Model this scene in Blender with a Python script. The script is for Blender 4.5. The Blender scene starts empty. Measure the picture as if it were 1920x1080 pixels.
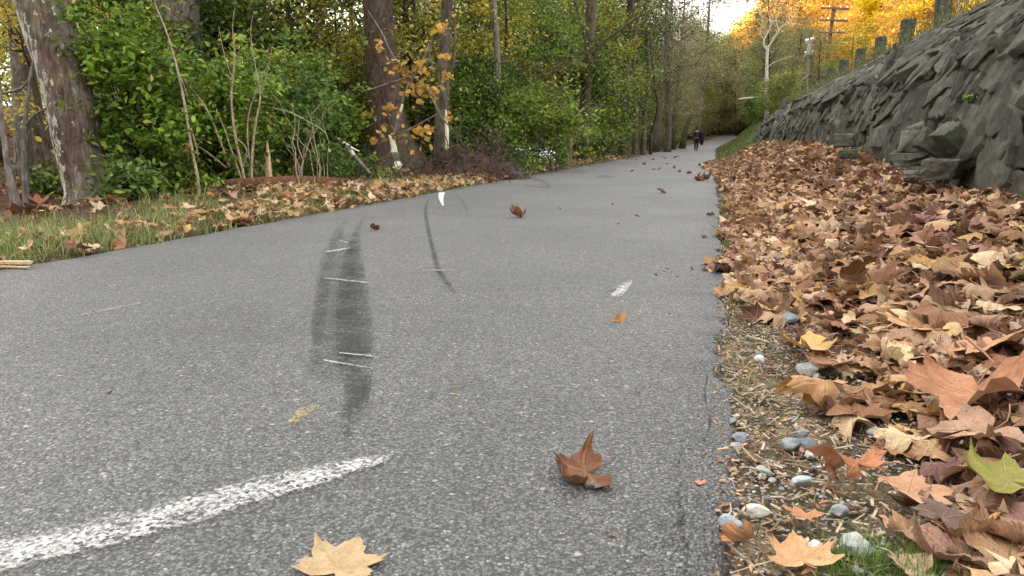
import bpy, math, random, colorsys
import numpy as np
from mathutils import Vector, Matrix
random.seed(7); rng = np.random.default_rng(7)
S = bpy.context.scene
C = bpy.data.collections.new('scene'); S.collection.children.link(C)
R = math.radians

# ---------------------------------------------------------------- camera
CAM = np.array([0, 0, .6]); FPX = 1400.; YAW = R(14.9158); PIT = R(11.0736)
cf = np.array([-math.sin(YAW)*math.cos(PIT), math.cos(YAW)*math.cos(PIT), -math.sin(PIT)])
cr = np.array([math.cos(YAW), math.sin(YAW), 0.]); cu = np.cross(cr, cf)
cam = bpy.data.cameras.new('camera'); camo = bpy.data.objects.new('camera', cam); C.objects.link(camo)
cam.sensor_width = 36; cam.lens = 36*FPX/1920; cam.clip_start = .05; cam.clip_end = 3000
camo.location = CAM; camo.rotation_euler = (math.pi/2-PIT, 0, YAW)
S.camera = camo

# ---------------------------------------------------------------- world, sun, exposure
SUN_EL, SUN_AZ = R(9.5), R(200)          # low sun behind the camera, cut off here by the ridge behind
w = bpy.data.worlds.new('World'); S.world = w; w.use_nodes = True
nt = w.node_tree; bg = nt.nodes['Background']
sky = nt.nodes.new('ShaderNodeTexSky'); sky.sky_type = 'NISHITA'; sky.sun_disc = False
sky.sun_elevation = SUN_EL; sky.sun_rotation = SUN_AZ; sky.dust_density = 2.5; sky.air_density = 1.0
hs = nt.nodes.new('ShaderNodeMix'); hs.data_type = 'RGBA'; hs.inputs[0].default_value = .74
nt.links.new(sky.outputs[0], hs.inputs[6]); hs.inputs[7].default_value = (8.6, 8.3, 7.8, 1)   # thin pale high cloud
nt.links.new(hs.outputs[2], bg.inputs[0]); bg.inputs[1].default_value = .12
sl = bpy.data.lights.new('sun', 'SUN'); sl.energy = 5.; sl.angle = R(.5); sl.color = (1, .84, .62)
so = bpy.data.objects.new('sun', sl); C.objects.link(so)
sv = Vector((math.sin(SUN_AZ)*math.cos(SUN_EL), math.cos(SUN_AZ)*math.cos(SUN_EL), math.sin(SUN_EL)))
so.rotation_euler = sv.to_track_quat('Z', 'Y').to_euler()
S.view_settings.view_transform = 'Standard'; S.view_settings.look = 'None'
S.view_settings.exposure = 2.15; S.view_settings.gamma = 1
S.render.engine = 'CYCLES'
cy = S.cycles; cy.max_bounces = 5; cy.diffuse_bounces = 3; cy.glossy_bounces = 2; cy.transmission_bounces = 3
cy.transparent_max_bounces = 8; cy.caustics_reflective = False; cy.caustics_refractive = False

# ---------------------------------------------------------------- maths helpers
def ray(px, py): return cf*FPX + cr*(px-960) + cu*(540-py)
def at_y(px, py, Y):
    d = ray(px, py); return CAM + d*(Y/d[1])
def proj(P):
    d = np.asarray(P)-CAM; z = d@cf
    return 960+FPX*(d@cr)/z, 540-FPX*(d@cu)/z, z
def sst(a, b, x):
    t = np.clip((x-a)/(b-a), 0, 1); return t*t*(3-2*t)
def _h(i, j, k, s):
    n = (i*374761393 + j*668265263 + k*2147483647 + s*1274126177) & 0xffffffff
    n = ((n ^ (n >> 13))*1274126177) & 0xffffffff
    return ((n ^ (n >> 16)) & 0xffffff)/float(0xffffff)
def vn(x, y, z=None, s=0):
    x = np.asarray(x, float); y = np.asarray(y, float); z = np.zeros_like(x) if z is None else np.asarray(z, float)
    i = np.floor(x).astype(np.int64); j = np.floor(y).astype(np.int64); k = np.floor(z).astype(np.int64)
    u = x-i; v = y-j; w_ = z-k; u = u*u*(3-2*u); v = v*v*(3-2*v); w_ = w_*w_*(3-2*w_)
    def L(kk):
        a = _h(i, j, kk, s)*(1-u)+_h(i+1, j, kk, s)*u; b = _h(i, j+1, kk, s)*(1-u)+_h(i+1, j+1, kk, s)*u
        return a*(1-v)+b*v
    return L(k)*(1-w_)+L(k+1)*w_
def fbm(x, y, z=None, o=4, s=0):
    x = np.asarray(x, float); y = np.asarray(y, float); z = np.zeros_like(x) if z is None else np.asarray(z, float)
    t = 0; a = .5; n = 0
    for q in range(o):
        t = t+a*vn(x, y, z, s+q*17); n += a; a *= .5; x = x*2.03+3.1; y = y*2.03+7.7; z = z*2.03+1.3
    return t/n

# ---------------------------------------------------------------- terrain heights
def path_shift(y): return np.where(y > 55, .0008*(np.minimum(y, 170)-55)**2, 0.)
def pz(y):
    y = np.asarray(y, float); return np.where(y > 55, .0003*(np.minimum(y, 160)-55)**2, 0.)
def bank_h(y): return np.interp(y, [1.2, 3, 4.2, 5.2, 6.6, 8, 11, 20], [.05, .16, .21, .20, .25, .34, .46, .50])
def pile(x, y):
    """surface of the leaf drift and bank right of the path (without the leaves themselves)"""
    dx = x-.05; return bank_h(y)*sst(.12, 1.5, dx)
def zt(x, y):
    x = np.asarray(x, float); y = np.asarray(y, float); xs = x-path_shift(y); base = pz(y)
    dR = xs-.05; dL = -3.2-xs
    near = pile(xs, y) + np.clip((dR-1.95)/1.45, 0, 1)*1.5
    far = 2.25*sst(.2, 3.6, dR)
    k = sst(26, 42, y)
    r = near*(1-k)+far*k
    r = np.where(dR > 3.4, np.maximum(r, 2.25-.1*(1-k)), r)
    hillR = np.clip(xs-13, 0, 60)*.30*sst(8, 45, y)
    l = .04*sst(0, .5, dL)+.05*np.sin(y*1.1)*sst(.2, 1.4, dL) - .12*sst(1.5, 4, dL)+np.clip(dL-9, 0, 40)*.085 + (fbm(x*.4, y*.4, s=5)-.5)*.25*sst(1.5, 6, dL)
    hillF = np.clip(y-135, 0, 80)*.12*sst(-12, 8, xs)
    z = base + np.where(dR > 0, r+hillR, 0)+np.where(dL > 0, l, 0)+hillF
    ridge = 60*sst(-55, -110, y)*(1-.0*sst(-200, -400, y))+ (fbm(x*.02, y*.02, s=9)-.5)*10*sst(-60, -100, y)
    return z+ridge
def hit(px, py, off=0.):
    d = ray(px, py); d = d/np.linalg.norm(d); lo = .5
    t = .6; prev = t
    while t < 200:
        p = CAM+d*t
        if p[2] < float(zt(p[0], p[1]))+off: break
        prev = t; t *= 1.01
    for _ in range(20):
        m = (prev+t)/2; p = CAM+d*m
        if p[2] < float(zt(p[0], p[1]))+off: t = m
        else: prev = m
    return CAM+d*t
def gz(px, py, z=0.):
    d = ray(px, py); return CAM+d*((z-CAM[2])/d[2])

# ---------------------------------------------------------------- mesh helpers
def mk(name, V, T, mat=None, col=None, uv=None, smooth=True, parent=None, link=True):
    """V (n,3), T (m,3) or (m,4) -> one mesh object"""
    V = np.asarray(V, np.float32); T = np.asarray(T, np.int32)
    me = bpy.data.meshes.new(name); k = T.shape[1]
    me.vertices.add(len(V)); me.vertices.foreach_set('co', V.ravel())
    me.loops.add(T.size); me.loops.foreach_set('vertex_index', T.ravel())
    me.polygons.add(len(T)); me.polygons.foreach_set('loop_start', np.arange(0, T.size, k, dtype=np.int32))
    me.polygons.foreach_set('use_smooth', np.full(len(T), smooth))
    me.update(calc_edges=True)
    if col is not None:
        a = me.color_attributes.new('tint', 'FLOAT_COLOR', 'POINT')
        c = np.ones((len(V), 4), np.float32); c[:, :3] = col; a.data.foreach_set('color', c.ravel())
    if uv is not None:
        u = me.uv_layers.new(name='UVMap'); u.data.foreach_set('uv', np.asarray(uv, np.float32)[T.ravel()].ravel())
    if mat: me.materials.append(mat)
    if not link: return me
    return ob(name, me, parent)
def ob(name, me, parent=None):
    o = bpy.data.objects.new(name, me); C.objects.link(o)
    if parent: o.parent = parent
    return o
def tag(o, label=None, cat=None, group=None, kind=None):
    if label: o['label'] = label
    if cat: o['category'] = cat
    if group: o['group'] = group
    if kind: o['kind'] = kind
    return o
def empty(name, loc=(0, 0, 0), rz=0, sc=1.):
    o = bpy.data.objects.new(name, None); C.objects.link(o); o.location = Vector([float(q) for q in loc])
    o.rotation_euler = (0, 0, rz); o.scale = (sc, sc, sc); o.empty_display_size = .1; return o
class MB:
    def __init__(s): s.V = []; s.T = []; s.Cc = []; s.n = 0
    def add(s, V, T, col=None):
        V = np.asarray(V, float); s.V.append(V); s.T.append(np.asarray(T, int)+s.n); s.n += len(V)
        s.Cc.append(np.broadcast_to(np.array(col if col is not None else (1, 1, 1), float), (len(V), 3)))
    def build(s, name, mat, parent=None, off=(0, 0, 0), smooth=True, link=True):
        return mk(name, np.concatenate(s.V)-np.array(off), np.concatenate(s.T), mat, np.concatenate(s.Cc), None, smooth, parent, link)
    def tube(s, P, rad, n=8, col=None, cap=True, rough=0, seed=0):
        P = np.asarray(P, float); rad = np.broadcast_to(np.asarray(rad, float), (len(P),))
        T = np.gradient(P, axis=0); T /= np.linalg.norm(T, axis=1)[:, None]+1e-9
        ref = np.array([1., 0, 0]) if abs(T[0][0]) < .8 else np.array([0, 1., 0])
        A = np.cross(T, ref); A /= np.linalg.norm(A, axis=1)[:, None]+1e-9; B = np.cross(T, A)
        th = np.arange(n)*2*math.pi/n
        r = rad[:, None]*np.ones(n)
        if rough: r = r*(1+rough*(fbm(np.cos(th)[None]*1.3+seed+np.zeros((len(P), 1)), np.sin(th)[None]*1.3+np.arange(len(P))[:, None]*.35, o=3, s=seed)-.5)*2)
        V = P[:, None]+A[:, None]*(np.cos(th)[None, :, None]*r[..., None])+B[:, None]*(np.sin(th)[None, :, None]*r[..., None])
        V = V.reshape(-1, 3); i = np.arange(len(P)-1)[:, None]*n; j = np.arange(n)[None]; j2 = (j+1) % n
        a = (i+j).ravel(); b = (i+j2).ravel(); c = (i+n+j2).ravel(); d = (i+n+j).ravel()
        F = np.concatenate([np.stack([a, b, c], 1), np.stack([a, c, d], 1)])
        if cap:
            V = np.concatenate([V, P[:1], P[-1:]]); m = len(V)
            j = np.arange(n); j2 = (j+1) % n; o = (len(P)-1)*n
            F = np.concatenate([F, np.stack([j2, j, np.full(n, m-2)], 1), np.stack([o+j, o+j2, np.full(n, m-1)], 1)])
        s.add(V, F, col)
    def box(s, c, h, rot=None, col=None):
        c = np.array(c, float); h = np.array(h, float)
        V = np.array([[x, y, z] for x in (-1, 1) for y in (-1, 1) for z in (-1, 1)], float)*h
        if rot is not None: V = V@np.array(rot).T
        Q = [(0, 1, 3, 2), (4, 6, 7, 5), (0, 4, 5, 1), (2, 3, 7, 6), (0, 2, 6, 4), (1, 5, 7, 3)]
        T = [t for q in Q for t in ((q[0], q[1], q[2]), (q[0], q[2], q[3]))]
        s.add(V+c, T, col)
def spline(P, n):
    P = np.asarray(P, float); t = np.linspace(0, len(P)-1, n); i = np.clip(t.astype(int), 0, len(P)-2); f = (t-i)[:, None]
    g = lambda k: P[np.clip(i+k, 0, len(P)-1)]
    p0, p1, p2, p3 = g(-1), g(0), g(1), g(2)
    return .5*((2*p1)+(-p0+p2)*f+(2*p0-5*p1+4*p2-p3)*f**2+(-p0+3*p1-3*p2+p3)*f**3)
def rotm(ax, an):
    return np.array(Matrix.Rotation(an, 3, ax))

# ---------------------------------------------------------------- materials
def mat_new(name, rough=.8, spec=.3):
    m = bpy.data.materials.new(name); m.use_nodes = True; t = m.node_tree; p = t.nodes['Principled BSDF']
    p.inputs['Roughness'].default_value = rough; p.inputs['Specular IOR Level'].default_value = spec
    return m, t, p
class N:
    """tiny node helper"""
    def __init__(s, t): s.t = t
    def n(s, ty, **k):
        q = s.t.nodes.new(ty)
        for a, b in k.items(): setattr(q, a, b)
        return q
    def l(s, a, b): s.t.links.new(a, b)
    def tc(s, w='Object'): return s.n('ShaderNodeTexCoord').outputs[w]
    def noise(s, v, sc, det=4, ro=.55, out='Fac'):
        q = s.n('ShaderNodeTexNoise'); q.inputs['Scale'].default_value = sc; q.inputs['Detail'].default_value = det; q.inputs['Roughness'].default_value = ro
        if v is not None: s.l(v, q.inputs['Vector'])
        return q.outputs[out]
    def vor(s, v, sc, feat='F1', out='Distance'):
        q = s.n('ShaderNodeTexVoronoi', feature=feat); q.inputs['Scale'].default_value = sc
        if v is not None: s.l(v, q.inputs['Vector'])
        return q.outputs[out]
    def ramp(s, f, st, interp='LINEAR'):
        q = s.n('ShaderNodeValToRGB'); e = q.color_ramp; e.interpolation = interp
        while len(e.elements) < len(st): e.elements.new(.5)
        for el, (p, c) in zip(e.elements, st): el.position = p; el.color = (*c, 1) if len(c) == 3 else c
        s.l(f, q.inputs[0]); return q.outputs[0]
    def m(s, op, a, b=None, c=None, clamp=False):
        q = s.n('ShaderNodeMath', operation=op, use_clamp=clamp)
        for i, v in enumerate((a, b, c)):
            if v is None: continue
            if isinstance(v, (int, float)): q.inputs[i].default_value = v
            else: s.l(v, q.inputs[i])
        return q.outputs[0]
    def mix(s, f, a, b, ty='MIX'):
        q = s.n('ShaderNodeMix', data_type='RGBA', blend_type=ty)
        for i, v in ((0, f), (6, a), (7, b)):
            if isinstance(v, (int, float)): q.inputs[i].default_value = v
            elif isinstance(v, tuple): q.inputs[i].default_value = (*v, 1)
            else: s.l(v, q.inputs[i])
        return q.outputs[2]
    def smooth(s, f, a, b, lo=0., hi=1.):
        q = s.n('ShaderNodeMapRange', interpolation_type='SMOOTHSTEP'); s.l(f, q.inputs[0])
        for i, v in zip((1, 2, 3, 4), (a, b, lo, hi)): q.inputs[i].default_value = v
        return q.outputs[0]
    def bump(s, h, st, dist, prev=None):
        q = s.n('ShaderNodeBump'); q.inputs['Strength'].default_value = st; q.inputs['Distance'].default_value = dist; s.l(h, q.inputs['Height'])
        if prev is not None: s.l(prev, q.inputs['Normal'])
        return q.outputs[0]
    def attr(s, n='tint'): return s.n('ShaderNodeAttribute', attribute_name=n).outputs['Color']
    def map(s, v, sc):
        q = s.n('ShaderNodeMapping'); q.inputs['Scale'].default_value = sc; s.l(v, q.inputs[0]); return q.outputs[0]

def asphalt_nodes(g):
    c = g.tc()
    wv = g.n('ShaderNodeVectorMath', operation='ADD'); g.l(c, wv.inputs[0])
    nz = g.n('ShaderNodeTexNoise'); nz.inputs['Scale'].default_value = 160; g.l(c, nz.inputs['Vector'])
    sc = g.n('ShaderNodeVectorMath', operation='SCALE'); sc.inputs['Scale'].default_value = .006; g.l(nz.outputs['Color'], sc.inputs[0]); g.l(sc.outputs[0], wv.inputs[1])
    v = wv.outputs[0]
    a = g.n('ShaderNodeTexVoronoi'); a.inputs['Scale'].default_value = 158; g.l(v, a.inputs['Vector'])
    sep = g.n('ShaderNodeSeparateColor'); g.l(a.outputs['Color'], sep.inputs[0])
    col = g.ramp(sep.outputs[0], [(0, (.034, .034, .036)), (.45, (.092, .093, .095)), (.85, (.165, .165, .164)), (.95, (.22, .22, .218)), (1, (.34, .34, .335))])
    b = g.n('ShaderNodeTexVoronoi'); b.inputs['Scale'].default_value = 330; g.l(v, b.inputs['Vector'])
    sb = g.n('ShaderNodeSeparateColor'); g.l(b.outputs['Color'], sb.inputs[0])
    fine = g.ramp(sb.outputs[1], [(0, (.062, .062, .062)), (.8, (.14, .14, .139)), (1, (.22, .22, .22))])
    sel = g.smooth(g.noise(c, 120, 2), .45, .55)
    col = g.mix(sel, col, fine)
    gap = g.smooth(a.outputs['Distance'], .40, .68); col = g.mix(g.m('MULTIPLY', gap, .75), col, (.02, .02, .021))
    lv = g.n('ShaderNodeTexVoronoi'); lv.inputs['Scale'].default_value = 62; g.l(v, lv.inputs['Vector']); ls = g.n('ShaderNodeSeparateColor'); g.l(lv.outputs['Color'], ls.inputs[0])
    chipm = g.m('MULTIPLY', g.smooth(ls.outputs[0], .92, .97), g.smooth(lv.outputs['Distance'], .42, .25)); col = g.mix(g.m('MULTIPLY', chipm, .8), col, g.ramp(ls.outputs[1], [(0, (.10, .10, .10)), (.4, (.22, .22, .215)), (1, (.36, .35, .335))]))
    pit = g.m('MULTIPLY', g.smooth(ls.outputs[2], .84, .9), g.smooth(lv.outputs['Distance'], .4, .2)); col = g.mix(g.m('MULTIPLY', pit, .8), col, (.022, .022, .022))
    big = g.ramp(g.noise(c, .7, 6, .65), [(.28, (.78, .78, .785)), (.5, (1.06, 1.06, 1.06)), (.72, (1.36, 1.355, 1.35))])
    col = g.mix(1., col, big, 'MULTIPLY')
    h = g.m('SUBTRACT', g.m('MULTIPLY', sep.outputs[1], .5), a.outputs['Distance'])
    h = g.m('ADD', h, g.m('MULTIPLY', g.noise(c, 60, 3), 1.2))
    return col, h
def m_asphalt():
    m, t, p = mat_new('asphalt', .62, .5); g = N(t); col, h = asphalt_nodes(g)
    col = g.mix(1., col, (1., 1.0, 1.01), 'MULTIPLY'); g.l(col, p.inputs['Base Color']); g.l(g.bump(h, .95, .005), p.inputs['Normal']); return m
def m_decal(name, color, strength=.9, rough=.8, scale=90., cover=.08, edge=.28, stretch=(1, 1, 1), soft=.07, grain=.22, fade=.3):
    m, t, p = mat_new(name, rough, .3); g = N(t); c = g.tc(); uv = g.tc('UV')
    s = g.n('ShaderNodeSeparateXYZ'); g.l(uv, s.inputs[0]); u, v = s.outputs[0], s.outputs[1]
    ev = g.m('MULTIPLY', g.m('MULTIPLY', v, g.m('SUBTRACT', 1, v)), 4)
    eu = g.smooth(g.m('MULTIPLY', g.m('MULTIPLY', u, g.m('SUBTRACT', 1, u)), 4), 0, fade)
    e = g.m('MULTIPLY', g.smooth(ev, 0, edge*2.2), eu)
    n1 = g.noise(g.map(c, stretch), scale, 3, .7); n2 = g.noise(c, scale*.18, 3)
    f = g.m('ADD', g.m('MULTIPLY', n1, .75), g.m('MULTIPLY', n2, .45))
    f = g.m('ADD', f, g.m('SUBTRACT', g.m('MULTIPLY', e, .34), .34+.6-cover))
    gv = g.n('ShaderNodeTexVoronoi'); gv.inputs['Scale'].default_value = 150; g.l(c, gv.inputs['Vector']); gs = g.n('ShaderNodeSeparateColor'); g.l(gv.outputs['Color'], gs.inputs[0])
    f = g.m('ADD', f, g.m('MULTIPLY', g.m('SUBTRACT', gs.outputs[2], .5), grain))
    f = g.m('MULTIPLY', g.smooth(f, -soft, soft), strength)
    f = g.m('MULTIPLY', f, g.smooth(e, 0, .12))
    _, h = asphalt_nodes(g); p.inputs['Base Color'].default_value = (*color, 1)
    g.l(g.bump(h, .7, .004), p.inputs['Normal'])
    tr = g.n('ShaderNodeBsdfTransparent'); mx = g.n('ShaderNodeMixShader'); g.l(f, mx.inputs[0]); g.l(tr.outputs[0], mx.inputs[1]); g.l(p.outputs[0], mx.inputs[2])
    g.l(mx.outputs[0], t.nodes['Material Output'].inputs['Surface']); return m
def m_ground():
    m, t, p = mat_new('ground_soil', .95, .15); g = N(t); c = g.tc(); a = g.attr()
    v = g.n('ShaderNodeTexVoronoi'); v.inputs['Scale'].default_value = 16; v.inputs['Randomness'].default_value = 1
    wv = g.n('ShaderNodeVectorMath', operation='ADD'); g.l(c, wv.inputs[0]); nz = g.n('ShaderNodeTexNoise'); nz.inputs['Scale'].default_value = 9; g.l(c, nz.inputs['Vector'])
    q = g.n('ShaderNodeVectorMath', operation='SCALE'); q.inputs['Scale'].default_value = .12; g.l(nz.outputs['Color'], q.inputs[0]); g.l(q.outputs[0], wv.inputs[1])
    g.l(wv.outputs[0], v.inputs['Vector']); s = g.n('ShaderNodeSeparateColor'); g.l(v.outputs['Color'], s.inputs[0])
    k = g.ramp(s.outputs[0], [(0, (.35, .35, .35)), (.5, (.9, .85, .8)), (1, (1.7, 1.55, 1.4))])
    fine = g.ramp(g.noise(c, 60, 5, .7), [(.3, (.55, .55, .55)), (.7, (1.4, 1.4, 1.4))])
    col = g.mix(1., g.mix(1., a, k, 'MULTIPLY'), fine, 'MULTIPLY')
    big = g.ramp(g.noise(c, .35, 4), [(.3, (.7, .75, .7)), (.7, (1.2, 1.15, 1.1))])
    g.l(g.mix(1., col, big, 'MULTIPLY'), p.inputs['Base Color'])
    g.l(g.bump(g.m('ADD', g.m('MULTIPLY', s.outputs[1], .5), g.noise(c, 70, 4, .7)), .9, .02), p.inputs['Normal']); return m
def leaf_mat(name, trans=.35, veins=False, rough=.6, objvar=.25, mottled=True):
    m, t, p = mat_new(name, rough, .25); g = N(t); col = g.attr()
    oi = g.n('ShaderNodeObjectInfo')
    if objvar:
        hv = g.n('ShaderNodeHueSaturation'); g.l(col, hv.inputs['Color'])
        g.l(g.m('ADD', g.m('MULTIPLY', oi.outputs['Random'], objvar), 1-objvar/2), hv.inputs['Value'])
        g.l(g.m('ADD', g.m('MULTIPLY', oi.outputs['Random'], .03), .485), hv.inputs['Hue']); col = hv.outputs[0]
    if mottled:
        k = g.ramp(g.noise(g.tc(), 25 if veins else 3, 4, .6), [(.3, (.72, .70, .66)), (.62, (1.12, 1.12, 1.12))]); col = g.mix(1., col, k, 'MULTIPLY')
    if veins:
        uv = g.tc('UV'); s = g.n('ShaderNodeSeparateXYZ'); g.l(uv, s.inputs[0]); best = None
        for an in (0, 50, -50, 106, -106):
            dx, dy = math.sin(R(an)), math.cos(R(an))
            cr_ = g.m('ABSOLUTE', g.m('SUBTRACT', g.m('MULTIPLY', s.outputs[0], dy), g.m('MULTIPLY', s.outputs[1], dx)))
            dt = g.m('ADD', g.m('MULTIPLY', s.outputs[0], dx), g.m('MULTIPLY', s.outputs[1], dy))
            side = g.m('ABSOLUTE', g.m('SUBTRACT', g.m('FRACT', g.m('MULTIPLY', g.m('SUBTRACT', dt, g.m('MULTIPLY', cr_, .8)), 6)), .5))
            mainv = g.m('ADD', cr_, g.m('MULTIPLY', g.m('LESS_THAN', dt, 0), 9))
            best = mainv if best is None else g.m('MINIMUM', best, mainv)
        vm = g.smooth(best, .008, .03, 1, 0)
        col = g.mix(g.m('MULTIPLY', vm, .45), col, g.mix(.5, col, (.5, .33, .18)))
        g.l(g.bump(g.m('ADD', vm, g.noise(uv, 9, 4)), .5, .004), p.inputs['Normal'])
        col = g.mix(g.m('MULTIPLY', g.smooth(g.noise(uv, 5, 5, .7), .56, .68), .5), col, g.mix(1., col, (.42, .36, .33), 'MULTIPLY')); col = g.mix(1., col, g.ramp(g.noise(uv, 22, 3, .7), [(.35, (.82, .8, .78)), (.65, (1.12, 1.12, 1.12))]), 'MULTIPLY')
        bf = g.n('ShaderNodeNewGeometry').outputs['Backfacing']; col = g.mix(g.m('MULTIPLY', bf, .3), col, g.mix(.6, col, (.42, .30, .21)))
    g.l(col, p.inputs['Base Color']); tr = g.n('ShaderNodeBsdfTranslucent'); g.l(col, tr.inputs['Color'])
    mx = g.n('ShaderNodeMixShader'); mx.inputs[0].default_value = trans; g.l(p.outputs[0], mx.inputs[1]); g.l(tr.outputs[0], mx.inputs[2])
    g.l(mx.outputs[0], t.nodes['Material Output'].inputs['Surface']); return m
def bark_mat(name, c1, c2, c3=None, sc=6., white=0., side=(-1, 0, 0), rough=.9, bump=.02):
    m, t, p = mat_new(name, rough, .2); g = N(t); c = g.tc(); cs = g.map(c, (1, 1, .35))
    f = g.noise(cs, sc*3, 5, .65); col = g.ramp(f, [(.32, c1), (.66, c2)])
    if c3: col = g.mix(g.smooth(g.noise(g.map(c, (1, 1, .6)), sc*.7, 4, .6), .47, .62), col, c3)
    vf = g.n('ShaderNodeTexVoronoi'); vf.inputs['Scale'].default_value = sc*4; g.l(cs, vf.inputs['Vector']); sv_ = g.n('ShaderNodeSeparateColor'); g.l(vf.outputs['Color'], sv_.inputs[0])
    col = g.mix(1., col, g.ramp(sv_.outputs[0], [(0, (.7, .7, .7)), (1, (1.35, 1.32, 1.3))]), 'MULTIPLY'); f = g.m('ADD', f, g.m('MULTIPLY', sv_.outputs[1], .35))
    if white:
        ge = g.n('ShaderNodeNewGeometry'); dp = g.n('ShaderNodeVectorMath', operation='DOT_PRODUCT'); g.l(ge.outputs['Normal'], dp.inputs[0]); dp.inputs[1].default_value = side
        k = g.m('ADD', g.m('MULTIPLY', g.smooth(dp.outputs['Value'], -.1, .95), .20), g.noise(g.map(c, (1, 1, .55)), sc*3.2, 5, .7))
        col = g.mix(g.smooth(k, .72-white*.1, .77-white*.1), col, (.52, .50, .43))
    rg = g.noise(g.map(c, (1, 1, .16)), sc*9, 5, .75); col = g.mix(1., col, g.ramp(rg, [(.35, (.62, .6, .58)), (.62, (1.25, 1.24, 1.22))]), 'MULTIPLY')
    g.l(col, p.inputs['Base Color']); g.l(g.bump(rg, .9, bump*.6, g.bump(f, .9, bump)), p.inputs['Normal']); return m
def plain_mat(name, c1, c2, sc=20., rough=.85, bump=.003, spec=.3):
    m, t, p = mat_new(name, rough, spec); g = N(t); c = g.tc(); f = g.noise(c, sc, 5, .65)
    g.l(g.ramp(f, [(.3, c1), (.7, c2)]), p.inputs['Base Color']); g.l(g.bump(f, .6, bump), p.inputs['Normal']); return m
def tint_mat(name, sc=40., rough=.85, bump=.004):
    m, t, p = mat_new(name, rough, .3); g = N(t); f = g.noise(g.tc(), sc, 5, .65)
    g.l(g.mix(1., g.attr(), g.ramp(f, [(.3, (.7, .7, .7)), (.7, (1.25, 1.25, 1.25))]), 'MULTIPLY'), p.inputs['Base Color']); g.l(g.bump(f, .7, bump), p.inputs['Normal']); return m
def m_rock(name, lo, hi, moss, sc=4.):
    m, t, p = mat_new(name, .92, .2); g = N(t); c = g.tc(); f = g.noise(c, sc*2, 8, .68)
    col = g.ramp(f, [(.28, lo), (.72, hi)])
    col = g.mix(g.smooth(g.noise(c, sc*.45, 5, .6), .48, .66), col, moss)
    vr = g.n('ShaderNodeTexVoronoi'); vr.inputs['Scale'].default_value = sc*2.2; wv_ = g.n('ShaderNodeVectorMath', operation='ADD'); nv = g.n('ShaderNodeTexNoise'); nv.inputs['Scale'].default_value = sc*1.5; g.l(c, nv.inputs['Vector']); g.l(c, wv_.inputs[0]); nsc = g.n('ShaderNodeVectorMath', operation='SCALE'); nsc.inputs['Scale'].default_value = .10; g.l(nv.outputs['Color'], nsc.inputs[0]); g.l(nsc.outputs[0], wv_.inputs[1]); g.l(g.map(wv_.outputs[0], (1, 1, 1.5)), vr.inputs['Vector'])
    sr = g.n('ShaderNodeSeparateColor'); g.l(vr.outputs['Color'], sr.inputs[0]); col = g.mix(1., col, g.ramp(sr.outputs[0], [(0, (.68, .68, .68)), (1, (1.3, 1.3, 1.28))]), 'MULTIPLY')
    sp = g.smooth(g.noise(c, sc*14, 3, .7), .66, .74); col = g.mix(g.m('MULTIPLY', sp, .5), col, (.27, .27, .24))
    col = g.mix(g.m('MULTIPLY', g.smooth(g.noise(c, sc*6, 6, .8), .50, .40), .4), col, (.03, .029, .025)); col = g.mix(1., col, g.attr(), 'MULTIPLY')
    g.l(col, p.inputs['Base Color']); b = g.bump(f, .7, .05); b = g.bump(g.m('ADD', sr.outputs[1], g.m('MULTIPLY', vr.outputs['Distance'], -.8)), .7, .03, b); b = g.bump(g.noise(c, sc*7, 6, .8), .9, .04, b); g.l(g.bump(g.noise(c, sc*26, 6, .8), 1., .016, b), p.inputs['Normal']); return m
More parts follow.
